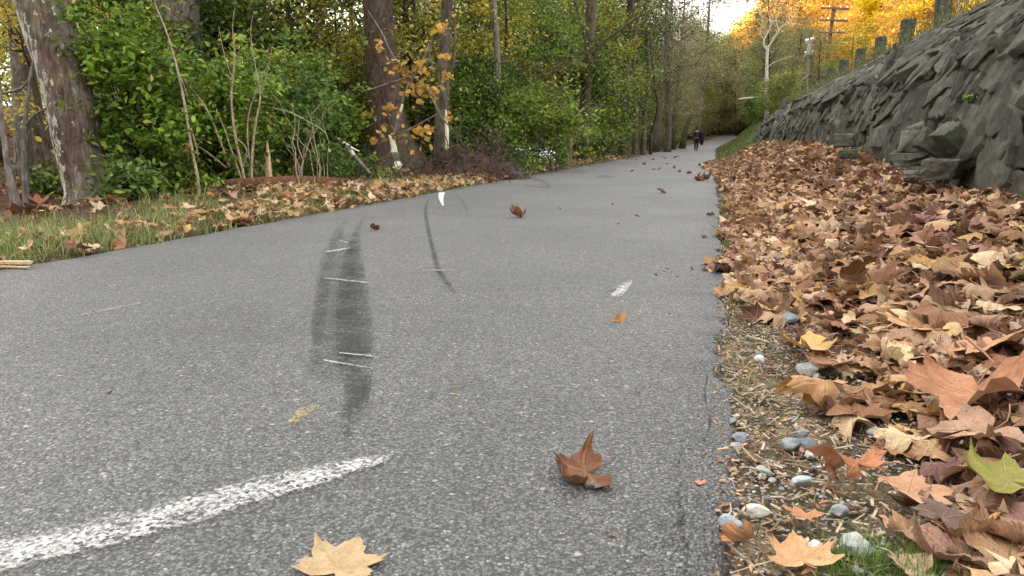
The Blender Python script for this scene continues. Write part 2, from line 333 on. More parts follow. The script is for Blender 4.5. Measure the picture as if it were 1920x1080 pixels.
M = dict(
    asphalt=m_asphalt(), ground=m_ground(),
    white=m_decal('worn_white_paint', (.52, .52, .51), .8, scale=110, cover=.20, edge=.95, soft=.2, grain=.3),
    white2=m_decal('white_scratch', (.52, .52, .52), .5, scale=90, cover=.20, edge=.8, soft=.16, grain=.4),
    whitep=m_decal('white_patch_paint', (.46, .47, .47), .9, scale=60, cover=.32, edge=.4, soft=.15, grain=.35),
    yellow=m_decal('yellow_smudge', (.50, .36, .13), .65, scale=110, cover=.16, edge=.95, soft=.2),
    faint=m_decal('faint_scuff', (.40, .38, .34), .45, scale=110, cover=.12, edge=.8, soft=.06),
    rubber=m_decal('rubber_mark', (.024, .024, .026), .62, scale=30, cover=.22, edge=.9, stretch=(.35, 2.2, 1), soft=.26, fade=.85),
    rubber2=m_decal('faint_rubber_mark', (.027, .027, .029), .36, scale=30, cover=.20, edge=.9, stretch=(.35, 2.2, 1), soft=.26, fade=.85),
    crackm=m_decal('crack_dark', (.012, .012, .012), .9, scale=60, cover=.16, edge=.9, soft=.05, grain=.35),
    damp=m_decal('dark_smear', (.03, .028, .025), .6, scale=40, cover=.12, edge=.9, soft=.15),
    dead=leaf_mat('dead_leaf', .16, True, .62, .3), litter=leaf_mat('leaf_litter', .12, True, .65, 0),
    low=leaf_mat('leaf_litter_plain', .12, False, .7, 0, False),
    foliage=leaf_mat('foliage', .42, False, .5, .22), grass=leaf_mat('grass_blades', .3, False, .55, 0, False),
    bark=bark_mat('grey_brown_bark', (.045, .036, .028), (.14, .115, .09), (.10, .095, .075)),
    bark_d=bark_mat('dark_bark', (.022, .017, .013), (.075, .056, .042)),
    bark_r=bark_mat('red_brown_bark', (.034, .024, .018), (.11, .076, .058), (.085, .072, .058), 7),
    syc=bark_mat('flaking_sycamore_bark', (.055, .040, .030), (.165, .125, .098), (.17, .155, .125), 5, 1., (-.95, -.3, 0), bump=.03),
    pale=bark_mat('pale_bark', (.30, .29, .25), (.60, .58, .52), None, 8),
    stem=bark_mat('pale_stem', (.20, .16, .11), (.42, .35, .26), None, 20, bump=.003),
    grey=bark_mat('grey_bark', (.10, .095, .085), (.24, .225, .20), None, 7),
    split=plain_mat('fresh_split_wood', (.42, .27, .16), (.68, .50, .34), 30),
    splitp=plain_mat('pale_split_wood', (.62, .55, .42), (.82, .76, .62), 30),
    rot=bark_mat('rotten_red_wood', (.055, .026, .017), (.16, .075, .045), None, 9),
    soil=plain_mat('dark_torn_soil', (.016, .012, .009), (.075, .055, .042), 9, .95, .05),
    rock=m_rock('weathered_rock', (.085, .082, .068), (.215, .205, .175), (.12, .122, .09)),
    rock2=m_rock('paler_stone', (.13, .135, .11), (.27, .27, .225), (.16, .175, .125), 7),
    stone=tint_mat('pebble_stone', 60), chip=tint_mat('wood_chip', 90),
    pole=plain_mat('weathered_pole_wood', (.09, .05, .035), (.20, .12, .085), 5),
    postm=plain_mat('mossy_post_wood', (.035, .042, .028), (.095, .105, .075), 12, .95, .01),
    metal=plain_mat('galvanised_metal', (.22, .21, .22), (.36, .34, .34), 10, .45),
    cloth=plain_mat('dark_navy_cloth', (.012, .015, .030), (.03, .035, .06), 30), cloth2=plain_mat('black_cloth', (.006, .006, .008), (.014, .014, .018), 30),
    skin=plain_mat('skin', (.35, .2, .14), (.42, .25, .18), 30), hair=plain_mat('dark_hair', (.01, .008, .006), (.03, .022, .016), 60),
    petal=plain_mat('white_petals', (.6, .65, .72), (.75, .8, .85), 30),
)

# ---------------------------------------------------------------- ground sheet and path
def grid(xs, ys):
    X, Y = np.meshgrid(xs, ys); n, m_ = X.shape; i = np.arange(n-1)[:, None]*m_; j = np.arange(m_-1)[None]
    a = (i+j).ravel(); Q = np.stack([a, a+1, a+m_+1, a+m_], 1); return X, Y, Q
xs = np.unique(np.round(np.concatenate([np.linspace(-900, -60, 40), np.linspace(-60, -10, 70), np.linspace(-10, -4, 50), np.linspace(-4, -3, 24), np.linspace(-3, -.2, 8), np.linspace(-.2, 2, 70), np.linspace(2, 5, 30), np.linspace(5, 40, 50), np.linspace(40, 900, 50)]), 4))
ys = np.unique(np.round(np.concatenate([np.linspace(-900, -20, 60), np.linspace(-20, .5, 16), .5*np.exp(np.linspace(0, math.log(200/.5), 380)), np.linspace(200, 1200, 40)]), 4))
X, Y, Q = grid(xs, ys); Z = zt(X, Y)
sx = X-path_shift(Y); under = (sx > -3.24) & (sx < .06); Z = np.where(under, Z-.035, Z-.012)
Z = Z+(fbm(X*7, Y*7, s=3)-.5)*.02*np.where(under, 0, 1)*np.exp(-np.abs(Y)/30)
brown = np.array([.065, .038, .025]); green = np.array([.075, .10, .03]); soil = np.array([.17, .135, .10]); dark = np.array([.05, .034, .022])
dRt = sx-.05; dLt = -3.2-sx
gcol = np.zeros(X.shape+(3,))+brown
k = (sst(23, 27, Y)*sst(0, .2, dRt))[..., None]; gcol = gcol*(1-k)+green*k
k = ((1-sst(2.0, 3.2, Y+dRt*2.0))*sst(-.1, 0, dRt))[..., None]; gcol = gcol*(1-k)+soil*k
k = (sst(-.1, .1, dLt)*(1-sst(.8, 1.8, dLt))*sst(0, .4, fbm(X*.9, Y*.9, s=21)-.25)*.8)[..., None]; gcol = gcol*(1-k)+np.array([.09, .088, .04])*k
k = (sst(3, 7, dLt)*(1-sst(14, 22, dLt)))[..., None]; gcol = gcol*(1-k*.4)+np.array([.12, .055, .032])*k*.4
o = mk('ground', np.stack([X, Y, Z], -1).reshape(-1, 3), Q, M['ground'], gcol.reshape(-1, 3)); tag(o, kind='structure')
py_ = np.unique(np.round(np.concatenate([np.linspace(-12, .4, 20), .4*np.exp(np.linspace(0, math.log(350), 400))]), 4))
cols = np.linspace(0, 1, 15); el = .05*(fbm(py_*5, py_*0, s=1)-.5)*2; er = .05*(fbm(py_*12, py_*0+4, s=2, o=5)-.5)*2+.03*(fbm(py_*2, py_*0+4, s=4)-.5)*2
sh = path_shift(py_)
XL = -3.22+el+sh; XR = .055+er+sh
PX = XL[:, None]+(XR-XL)[:, None]*cols; PY = np.repeat(py_[:, None], 15, 1); PZ = pz(PY)+.004
PX = np.concatenate([XL[:, None]-.015, PX, XR[:, None]+.015], 1); PY = np.concatenate([PY[:, :1], PY, PY[:, :1]], 1); PZ = np.concatenate([PZ[:, :1]-.05, PZ, PZ[:, :1]-.05], 1)
n, m_ = PX.shape; i = np.arange(n-1)[:, None]*m_; j = np.arange(m_-1)[None]; a = (i+j).ravel(); Q = np.stack([a, a+1, a+m_+1, a+m_], 1)
o = mk('path', np.stack([PX, PY, PZ], -1).reshape(-1, 3), Q, M['asphalt']); tag(o, kind='structure')
o = mk('road', [(5.2, -20, 2.28), (9.8, -20, 2.28), (9.8, 110, 2.28), (5.2, 110, 2.28)], [(0, 1, 2, 3)], M['asphalt']); tag(o, kind='structure')
# ---------------------------------------------------------------- marks on the path
def ribbon(name, pts, mat, label, cat, lift=.007, vertical=False, n=40, group=None):
    """pts: (px, py, width in px) along the mark -> flat strip lying on the path"""
    P = spline(np.array(pts, float), n); L = []; Rr = []
    for x, y, w_ in P:
        w_ = max(w_, 1)
        if vertical: L.append(gz(x, y-w_/2, lift)); Rr.append(gz(x, y+w_/2, lift))
        else: L.append(gz(x-w_/2, y, lift)); Rr.append(gz(x+w_/2, y, lift))
    L = np.array(L); Rr = np.array(Rr); k = 5; t = np.linspace(0, 1, k)[None, :, None]
    V = (L[:, None]*(1-t)+Rr[:, None]*t).reshape(-1, 3)
    uv = np.stack(np.meshgrid(np.linspace(0, 1, k), np.linspace(0, 1, n))[::-1], -1).reshape(-1, 2)
    i = np.arange(n-1)[:, None]*k; j = np.arange(k-1)[None]; a = (i+j).ravel(); Q = np.stack([a, a+1, a+k+1, a+k], 1)
    nrm = np.cross(V[1]-V[0], V[k]-V[0])
    if nrm[2] < 0: Q = Q[:, ::-1]
    o = mk(name, V, Q, M[mat], None, uv); return tag(o, label, cat, group)
ribbon('paint_line', [(-60, 1062, 74), (0, 1042, 70), (150, 1008, 66), (300, 970, 64), (420, 938, 62), (520, 909, 56), (620, 885, 42), (700, 864, 24), (742, 853, 10)], 'white', 'worn broad white line crossing the lower left of the path', 'painted line', vertical=True, lift=.010)
ribbon('skid_mark', [(686, 398, 10), (668, 440, 22), (662, 490, 46), (662, 560, 74), (664, 620, 84), (666, 680, 80), (670, 740, 58), (655, 790, 48), (645, 840, 30)], 'rubber', 'widest and darkest curved tyre skid on the path, crossed by white scratches', 'skid mark', lift=.007)
ribbon('skid_mark', [(656, 402, 10), (632, 440, 24), (612, 490, 34), (602, 560, 34), (592, 640, 30), (584, 720, 24)], 'rubber2', 'faint outer strand of tyre rubber left of the darkest skid', 'skid mark', lift=.0085)
ribbon('skid_mark', [(650, 430, 40), (636, 490, 70), (630, 560, 90), (630, 640, 100), (630, 730, 80)], 'rubber2', 'thin grey veil of rubber between the two strands of the wide skid', 'skid mark', lift=.0055)
ribbon('skid_mark', [(806, 366, 5), (798, 392, 8), (803, 430, 10), (812, 470, 12), (822, 505, 14), (838, 530, 18), (856, 556, 16)], 'rubber', 'thin curved tyre streak in the middle of the path below the white patch', 'skid mark')
ribbon('skid_mark', [(846, 362, 5), (864, 374, 7), (873, 388, 7), (876, 404, 6)], 'rubber2', 'short hooked tyre streak just right of the white patch', 'skid mark')
ribbon('skid_mark', [(962, 322, 6), (985, 328, 10), (1010, 338, 14), (1036, 350, 10)], 'damp', 'dark smear of dirt leading off the torn earth mound', 'smear', vertical=True)
ribbon('skid_mark', [(985, 348, 4), (1005, 350, 6), (1032, 352, 6)], 'damp', 'dark tail curling under the dirt smear', 'smear', vertical=True, lift=.009)
ribbon('damp_patch', [(1116, 333, 4), (1134, 331, 8), (1152, 332, 4)], 'damp', 'small dark oval damp patch far along the path', 'damp patch', vertical=True)
ribbon('paint_patch', [(829, 360, 14), (827, 368, 12), (828, 377, 8), (831, 386, 4)], 'whitep', 'small bright white paint patch by the left path edge', 'paint patch', lift=.010, n=12)
for pts, lb in (([(606, 521, 2.5), (640, 524, 3.1), (694, 530, 2.5)], 'long white scratch across the middle of the wide skid'),
                ([(606, 674, 3.7), (650, 682, 4.3), (700, 690, 3.1)], 'thicker white scratch across the lower part of the wide skid'),
                ([(634, 661, 2.5), (670, 664, 3.7), (706, 668, 2.5)], 'white scratch just above the thicker one on the wide skid'),
                ([(746, 667, 1.9), (776, 669, 1.9)], 'short white scratch right of the wide skid'),
                ([(610, 472, 3.1), (632, 469, 5.0), (656, 465, 3.1)], 'broad whitish scrape near the top of the wide skid'),
                ([(636, 450, 2.5), (652, 455, 2.5)], 'tiny white scrape above the broad scrape on the skid'),
                ([(790, 507, 3.1), (830, 506, 5.0), (866, 507, 2.5)], 'pale dusty scrape crossing the thin tyre streak')):
    ribbon('scratch', pts, 'faint' if 'dusty' in lb else 'white2', lb, 'scratch', vertical=True, n=16, lift=.0115)
ribbon('smudge', [(540, 792, 8), (560, 777, 34), (598, 760, 10)], 'yellow', 'ochre yellow paint smudge left of the wide skid', 'smudge', vertical=True, n=20, lift=.009)
ribbon('smear', [(1146, 554, 8), (1166, 543, 30), (1186, 528, 10)], 'white', 'white bird dropping smear on the right half of the path', 'smear', vertical=True, n=14, lift=.009)
ribbon('smear', [(1132, 547, 4), (1148, 545, 8), (1158, 541, 4)], 'damp', 'small dark smear touching the white bird dropping', 'smear', vertical=True, n=10, lift=.010)
ribbon('smear', [(20, 686, 4), (60, 684, 6), (100, 688, 4)], 'faint', 'faint pale scuff near the left edge of the picture', 'scuff', vertical=True, n=10, lift=.009)
ribbon('smear', [(140, 592, 4), (200, 580, 8), (270, 566, 4)], 'faint', 'faint yellowish scuff on the left side of the path', 'scuff', vertical=True, n=10, lift=.009)

for pts, lb in (([(1282, 840, 5), (1274, 868, 6), (1280, 895, 7), (1268, 930, 6), (1282, 960, 8), (1276, 990, 7), (1290, 1030, 10), (1284, 1085, 12)], 'dark crumbling crack running near the right path edge at the bottom'),
                ([(1330, 690, 4), (1322, 740, 5), (1332, 790, 5), (1318, 830, 6)], 'thin dark crack near the right path edge above the bottom crack'),
                ([(1240, 985, 3), (1270, 978, 3), (1300, 972, 3)], 'short sideways crack joining the bottom crack')):
    ribbon('crack', pts, 'crackm', lb, 'crack', n=50, lift=.008, vertical='sideways' in lb)
# ---------------------------------------------------------------- leaf shapes
HALF = [(0, 1.0), (6, .86), (11, .78), (15, .82), (21, .64), (28, .60), (35, .70), (41, .80), (45, .79), (50, .96), (56, .80), (61, .81), (68, .68), (76, .57), (85, .62), (93, .66), (100, .74), (106, .82), (113, .63), (124, .56), (140, .47), (158, .33), (175, .12)]
HALF_LO = [(0, 1.0), (14, .78), (27, .60), (50, .96), (66, .72), (80, .58), (107, .80), (130, .50), (176, .10)]
def leaf_template(half, rings, seed, curl, crumple, stalk=True, keep=None):
    r = np.random.default_rng(seed); half = [(a, q*(1+r.normal()*.05)) for a, q in half]
    pts = half+[(-a, q*(1+r.normal()*.06)) for a, q in half[::-1][:-1]]
    ang = np.array([R(a) for a, _ in pts]); rad = np.array([q for _, q in pts]); asp = r.uniform(.85, 1.08)
    if keep is not None: rad = rad*np.where((np.degrees(ang) > keep[0]) & (np.degrees(ang) < keep[1]), 1, .25)
    n = len(pts); V = [(0, 0)]
    for q in rings: V += [(math.sin(a)*R_*q*asp, math.cos(a)*R_*q) for a, R_ in zip(ang, rad)]
    V = np.array(V); T = []
    for i in range(n):
        j = (i+1) % n; T.append((0, 1+j, 1+i))
        for k in range(len(rings)-1):
            a, b = 1+k*n+i, 1+k*n+j; T += [(a, b, b+n), (a, b+n, a+n)]
    uv = V.copy(); x, y = V[:, 0], V[:, 1]; rr = np.hypot(x, y); th = np.arctan2(x, y)
    z = r.uniform(-.35, .35)*rr**2*curl + r.uniform(.05, .22)*curl*np.cos(2*th+r.uniform(0, 6))*rr**1.5 + r.uniform(.02, .10)*curl*np.cos(5*th+r.uniform(-.6, .6))*rr
    z += (fbm(x*2.6+seed, y*2.6, o=4, s=seed)-.5)*crumple*2.1 + (fbm(th*2.2+seed, rr*2, s=seed+3)-.5)*.30*rr*rr*curl + (rr**3)*r.uniform(-.35, .5)*curl*fbm(th*1.1+9, th*0+seed, o=2)
    z -= .06*np.exp(-np.abs(x)/.06)*curl
    P = np.stack([x, y, z], 1)
    kx = r.uniform(.3, 2.1)*curl; d = r.uniform(0, math.pi)         # roll about a random axis
    c_, s_ = math.cos(d), math.sin(d); u = P[:, 0]*c_+P[:, 1]*s_; v = -P[:, 0]*s_+P[:, 1]*c_
    if kx > .05:
        rr2 = 1/kx; up = np.sign(r.uniform(-.6, 1)); uu = (rr2-P[:, 2]*up)*np.sin(u*kx); zz = up*(rr2-(rr2-P[:, 2]*up)*np.cos(u*kx)); P = np.stack([uu*c_-v*s_, uu*s_+v*c_, zz], 1)
    if stalk:
        b = MB(); e = np.array([0, 0, P[0][2]]); L = r.uniform(.5, .8)
        q = np.array([e, e+[r.uniform(-.05, .05), -.3*L, .04], e+[r.uniform(-.2, .2), -.75*L, .06+r.uniform(0, .15)], e+[r.uniform(-.3, .3), -1.1*L, r.uniform(0, .3)]])
        b.tube(spline(q, 6), np.linspace(.012, .02, 6), 3, cap=False); SV = b.V[0]; ST = b.T[0]
        T = T+(ST+len(P)).tolist(); P = np.concatenate([P, SV]); uv = np.concatenate([uv, np.tile([[.6, -.9]], (len(SV), 1))])
    P[:, 2] -= np.percentile(P[:, 2], 12)
    return P, np.array(T), uv
HI = [leaf_template(HALF, (.3, .6, .82, 1), s, .75+1.0*((s*37) % 10)/10, .22, s % 3 != 0) for s in range(22)]
LO = [leaf_template(HALF_LO, (.5, 1), 100+s, .7+.9*((s*37) % 10)/10, .2, s % 4 == 0) for s in range(14)]
TONES = {  # name: (linear colour, weight)
 'tan': ((.40, .245, .14), 3.2), 'pinkish brown': ((.31, .185, .125), 3.2), 'mid brown': ((.26, .135, .073), 3.2), 'dark brown': ((.11, .053, .032), 2.0),
 'pale beige': ((.50, .37, .245), 1.7), 'ochre': ((.42, .26, .10), .9), 'purplish brown': ((.17, .092, .078), 1.3)}
TN = list(TONES); TW = np.array([TONES[t][1] for t in TN]); TW = TW/TW.sum()
def randrot(r, tilt):
    ax = Vector((r.normal(), r.normal(), 0)); ax = ax.normalized() if ax.length > .01 else Vector((1, 0, 0))
    return np.array(Matrix.Rotation(r.normal()*tilt, 3, ax) @ Matrix.Rotation(r.uniform(0, 6.283), 3, 'Z'))
def tone_col(r, name): return np.array(TONES[name][0])*r.uniform(.75, 1.2)
leafmesh = {}
def leaf_mesh(vi, tone):
    k = (vi, tone)
    if k not in leafmesh:
        P, T, uv = HI[vi]; c = np.array(TONES[tone][0])*(.95 if vi % 2 else 1.08)
        leafmesh[k] = mk('fallen_leaf', P, T, M['dead'], np.tile(c, (len(P), 1)), uv, link=False)
    return leafmesh[k]
def special_leaf(px, py, wpx, tone, label, seed, curl=1., crumple=.15, tilt=.25, rz=None, off=.0, col=None, keep=None, stalk=True, z=None, cat='leaf', flip=False, cup=0.):
    """a leaf of its own, lying where its place on the ground is"""
    P, T, uv = leaf_template(HALF, (.2, .42, .62, .8, 1), seed, curl, crumple, stalk, keep)
    if cup:                                              # lobes bent up and inwards by differing amounts
        P = P.copy(); th = np.arctan2(P[:, 0], P[:, 1]); q = np.hypot(P[:, 0], P[:, 1]); k_ = cup*(.05+1.8*vn(th*1.7+seed+5, th*0+.5)); ang = k_*q**1.3; rn = np.where(q > .02, np.sin(ang)/np.maximum(k_, .05), q)
        rn = np.where(ang > 1e-3, q*np.cos(ang*.62), q); P[:, 2] = P[:, 2]*.6+q*np.sin(ang*.8); f_ = rn/np.maximum(q, 1e-4); P[:, 0] *= f_; P[:, 1] *= f_
    p = hit(px, py, off) if z is None else gz(px, py, z)
    d = np.linalg.norm(p-CAM); sz = wpx/FPX*d/1.75
    r = np.random.default_rng(seed); Rm = Matrix.Rotation(r.normal()*tilt, 3, 'X') @ Matrix.Rotation(r.normal()*tilt, 3, 'Y')
    if flip: Rm = Rm @ Matrix.Rotation(math.pi, 3, 'Y')
    V = P@np.array(Rm).T*sz; V[:, 2] -= np.percentile(V[:, 2], 4)
    o = mk('fallen_leaf', V, T, M['dead'], np.tile(np.array(col if col else TONES[tone][0]), (len(P), 1)), uv)
    o.location = Vector([float(q) for q in p]); o.rotation_euler = (0, 0, r.uniform(0, 6.28) if rz is None else rz)
    return tag(o, label, cat)

# leaves on the path, each told apart
special_leaf(1097, 893, 150, 'mid brown', 'curled brown leaf standing alone on the asphalt in the near right of the path', 301, 1.25, .6, .15, None, z=.004, col=(.19, .09, .042), cup=.75).scale = (1.05, 1.05, .72)
special_leaf(632, 1068, 170, 'ochre', 'flat pale tan three lobed leaf at the bottom edge of the picture', 52, .35, .07, .03, R(2), z=.006, col=(.37, .25, .155), stalk=False)
special_leaf(1312, 908, 34, 'pinkish brown', 'small light brown leaf scrap near the right path edge', 53, .3, .05, .05, .3, z=.006, col=(.55, .32, .2), keep=(-40, 90), stalk=False)
special_leaf(1152, 1006, 22, 'mid brown', 'tiny orange brown leaf scrap near the bottom of the path', 54, .3, .1, .05, 1., z=.006, keep=(-20, 60), stalk=False, col=(.36, .15, .06))
special_leaf(1168, 604, 44, 'tan', 'small folded orange brown leaf below the bird dropping', 55, 1.5, .1, .2, .5, z=.005, keep=(-60, 60), stalk=False, col=(.33, .15, .07))
special_leaf(975, 408, 46, 'mid brown', 'curled reddish leaf alone in the middle of the path', 56, 1., .4, .2, 1.1, z=.005, col=(.17, .06, .04), cup=1.6)
special_leaf(706, 431, 34, 'dark brown', 'dark curled leaf right of the top of the wide skid', 57, 1.6, .2, .3, 2.1, z=.005, col=(.12, .07, .045))
special_leaf(1240, 362, 28, 'dark brown', 'small dark leaf on the path right of centre, before the drift begins', 63, .7, .3, .15, 0, z=.004)
special_leaf(1320, 446, 18, 'dark brown', 'tiny dark leaf on the path close to the drift', 59, 1.5, .3, .3, 0, z=.004)
special_leaf(1332, 404, 20, 'dark brown', 'small blackish leaf touching the right path edge', 60, 1.5, .3, .3, 0, z=.004)
special_leaf(1318, 339, 42, 'dark brown', 'dark red leaf lying at the tip of the drift on the path', 61, 1.5, .3, .2, 0, z=.004, col=(.12, .035, .025))
special_leaf(860, 740, 34, 'pale beige', 'thin pale yellow leaf blade flat on the path', 62, .2, .03, .02, R(80), z=.006, col=(.6, .45, .2), keep=(-12, 12), stalk=False)
for k, (x, y, w_) in enumerate([(1264, 316, 18), (1226, 318, 10), (1235, 319, 12), (1268, 296, 12), (1246, 297, 12), (1272, 323, 14), (1292, 326, 16), (1184, 322, 10), (1210, 309, 10), (1250, 308, 9), (1225, 300, 8), (1160, 420, 8), (1050, 391, 8), (1195, 406, 14), (1148, 384, 7)]):
    tag(special_leaf(x, y, w_*.85, 'dark brown', 'x', 200+k, 1.4, .3, .3, z=.004, col=(.13, .06, .04)), 'small dark dry leaf scattered on the far or middle stretch of the path', 'leaf', 'small dark leaves scattered along the path')
for k, (x, y, w_) in enumerate([(1233, 517, 13), (1243, 509, 9), (1254, 504, 12), (1257, 512, 8), (1272, 519, 11), (1300, 507, 16), (1228, 528, 7), (1286, 528, 8), (1256, 590, 12), (1246, 584, 7), (1310, 524, 14), (1200, 737, 9), (200, 738, 18), (1000, 470, 8)]):
    tag(special_leaf(x, y, w_, 'dark brown', 'x', 240+k, .8, .3, .2, z=.004, col=(.04, .035, .035), keep=(-30, 50), stalk=False), 'blackish leaf crumb on the asphalt left of the drift', 'leaf', 'blackish leaf crumbs on the asphalt')

# leaves of the right drift that stand out
special_leaf(1895, 522, 120, 'tan', 'pale green leaf on the drift at the right picture edge', 70, .5, .08, .15, R(60), off=.05, col=(.42, .47, .20))
special_leaf(1895, 905, 160, 'tan', 'mottled green and yellow leaf low at the right picture edge', 71, .7, .10, .12, R(40), off=.05, col=(.24, .25, .05))
special_leaf(1722, 618, 150, 'tan', 'large flat tan leaf with clear veins in the middle of the drift', 72, .35, .06, .08, R(-60), off=.06, col=(.50, .29, .15))
special_leaf(1528, 652, 140, 'ochre', 'golden ochre crinkled leaf at the left edge of the drift', 73, 1.0, .2, .15, R(110), off=.035, col=(.50, .31, .09), flip=True)
special_leaf(1545, 752, 150, 'mid brown', 'arched orange brown leaf on the bare soil strip', 74, 1.5, .12, .15, R(75), off=.02, col=(.36, .17, .075), flip=True)
special_leaf(1512, 975, 86, 'tan', 'small orange tan leaf above the grass tuft', 75, .7, .12, .2, R(20), off=.02, col=(.48, .25, .115))
special_leaf(1412, 1018, 110, 'mid brown', 'narrow rusty leaf lying along the path edge at the bottom', 76, 1.4, .12, .2, R(130), off=.015, col=(.40, .185, .09), keep=(-60, 60))
special_leaf(1508, 1050, 130, 'tan', 'pinkish tan leaf at the bottom edge left of the grass tuft', 77, .8, .12, .15, R(10), off=.02, col=(.42, .22, .125))
special_leaf(1830, 742, 230, 'tan', 'largest curled tan leaf with upturned lobes on the right of the drift', 78, 1.0, .25, .35, R(150), cup=1.1, off=.06, col=(.42, .225, .115))
special_leaf(1690, 676, 110, 'pale beige', 'pale cream leaf below the large flat tan leaf', 79, 1.2, .2, .15, R(80), off=.05, col=(.60, .44, .27))
special_leaf(1600, 885, 120, 'mid brown', 'crumpled orange brown leaf beside the dark hollow on the soil', 80, 1.7, .3, .3, R(50), off=.03, col=(.44, .21, .10))
special_leaf(1765, 975, 105, 'purplish brown', 'dull purple brown leaf near the grass tuft', 81, .9, .18, .2, R(-30), off=.03, col=(.13, .08, .07))
special_leaf(1850, 655, 150, 'tan', 'broad golden tan leaf resting high on the right of the drift', 82, .6, .1, .15, R(200), off=.07, col=(.50, .30, .14))
special_leaf(1700, 925, 150, 'tan', 'flat light brown leaf above the grass tuft', 83, .5, .1, .1, R(-70), off=.03, col=(.46, .26, .15))
special_leaf(1850, 820, 150, 'pinkish brown', 'greyish pink leaf beside the mottled green one', 84, .9, .12, .2, R(120), off=.045, col=(.34, .20, .145))
special_leaf(1600, 540, 110, 'dark brown', 'dark leaf standing on edge in the drift', 85, 1.2, .1, .8, R(110), off=.06, col=(.12, .055, .028))
special_leaf(1560, 690, 100, 'pinkish brown', 'pinkish brown leaf tucked under the golden crinkled one', 86, .8, .12, .15, R(0), off=.02, col=(.34, .165, .11))
special_leaf(1408, 262+22, 26, 'pale beige', 'single cream leaf at the far end of the drift', 87, .5, .1, .15, 0, off=.05, col=(.7, .6, .45))
special_leaf(1705, 424, 44, 'mid brown', 'bright rust red leaf in the middle of the drift', 88, 1.2, .2, .4, 0, off=.06, col=(.42, .11, .025))
special_leaf(1868, 362, 55, 'tan', 'upright folded leaf before the dark hollow under the wall', 89, 1.6, .1, .9, R(60), off=.09, col=(.45, .24, .14))
special_leaf(1782, 335, 50, 'ochre', 'curled yellowish leaf against the foot of the wall', 90, 1.9, .3, .7, R(10), off=.06, col=(.36, .21, .09))

# ---------------------------------------------------------------- the drift of leaves on the right
def drift_density(x, y):
    """0..1 how thickly leaves lie right of the path"""
    dx = x-.05
    edge = np.interp(y, [.8, 1.3, 1.9, 2.4, 3.0, 4.5, 6, 9, 14, 20, 26], [.26, .25, .24, .17, .02, .02, .05, .10, -.05, -.38, -.05])
    e = dx-edge+(fbm(x*3, y*3, s=31)-.5)*.25
    d = sst(-.04, .16, e); d = np.where(y < 2.6, d*(.48+.52*sst(.25, .7, dx)), d)
    return d*(1-sst(23, 27, y))*(1-sst(1.52, 1.62, dx))
def gen_litter(n, x0, x1, ylo, yhi, dens, seed):
    r = np.random.default_rng(seed); x = r.uniform(x0, x1, n); u = r.uniform(0, 1, n)
    y = (ylo**.25+(yhi**.25-ylo**.25)*u)**4; keep = r.uniform(0, 1, n) < dens(x, y); return x[keep], y[keep], r
lx, ly, r = gen_litter(17000, -.5, 2.05, .75, 27, drift_density, 11)
lz = zt(lx, ly); layer = r.uniform(0, 1, len(lx)); thick = .012+.09*sst(.2, .8, lx-.05)*sst(1.2, 2.6, ly)
lz = lz+layer*thick
size = r.uniform(.045, .098, len(lx))*np.where(r.uniform(0, 1, len(lx)) < .22, .6, 1); size *= np.interp(ly, [1, 3, 8], [.98, 1.15, 1.2])
P3 = np.stack([lx, ly, lz], 1); dist = np.linalg.norm(P3-CAM, axis=1); pxs, pys, zz = proj(P3)
infr = (pxs > -10) & (pxs < 1935) & (pys < 1095) & (pys > 0) & (zz > 0)
score = np.where(infr & (layer > .35), size/dist, 0)
order = np.argsort(-score); indiv = set(order[:265].tolist())
bm_ = dict(V=[], T=[], C=[], U=[], n=0)
def add_leaf(d, tmpl, loc, Rm, sz, col):
    P, T, uv = tmpl; V = P@Rm.T*sz+loc; d['V'].append(V); d['T'].append(T+d['n']); d['n'] += len(V); d['C'].append(np.broadcast_to(col, (len(V), 3))); d['U'].append(uv)
rows = [('tan', 'in the drift below the stone wall'), ]
for i in range(len(lx)):
    near = dist[i] < 5.5; tone = TN[r.choice(len(TN), p=TW)]; Rm = randrot(r, .38 if ly[i] > 2.4 else .25)
    if i in indiv:
        vi = int(r.integers(len(HI))); o = ob('fallen_leaf', leaf_mesh(vi, tone)); o.location = Vector(P3[i].tolist()); o.rotation_euler = Matrix(Rm.tolist()).to_euler(); o.scale = (size[i],)*3
        near_strip = lx[i] < .55 and ly[i] < 2.6
        place = 'on the bare soil beside the right path edge' if near_strip else 'in the drift between path and stone wall'
        tag(o, f'{tone} dry leaf {place}', 'leaf', f'{tone} leaves {"on the bare soil strip" if near_strip else "in the right hand drift"}')
    else:
        add_leaf(bm_, HI[int(r.integers(len(HI)))] if near else LO[int(r.integers(len(LO)))], P3[i], Rm, size[i], tone_col(r, tone))
o = mk('leaf_litter', np.concatenate(bm_['V']), np.concatenate(bm_['T']), M['litter'], np.concatenate(bm_['C']), np.concatenate(bm_['U']))
tag(o, 'thick drift of brown dry sycamore leaves between the path and the stone wall', 'leaf litter', kind='stuff')

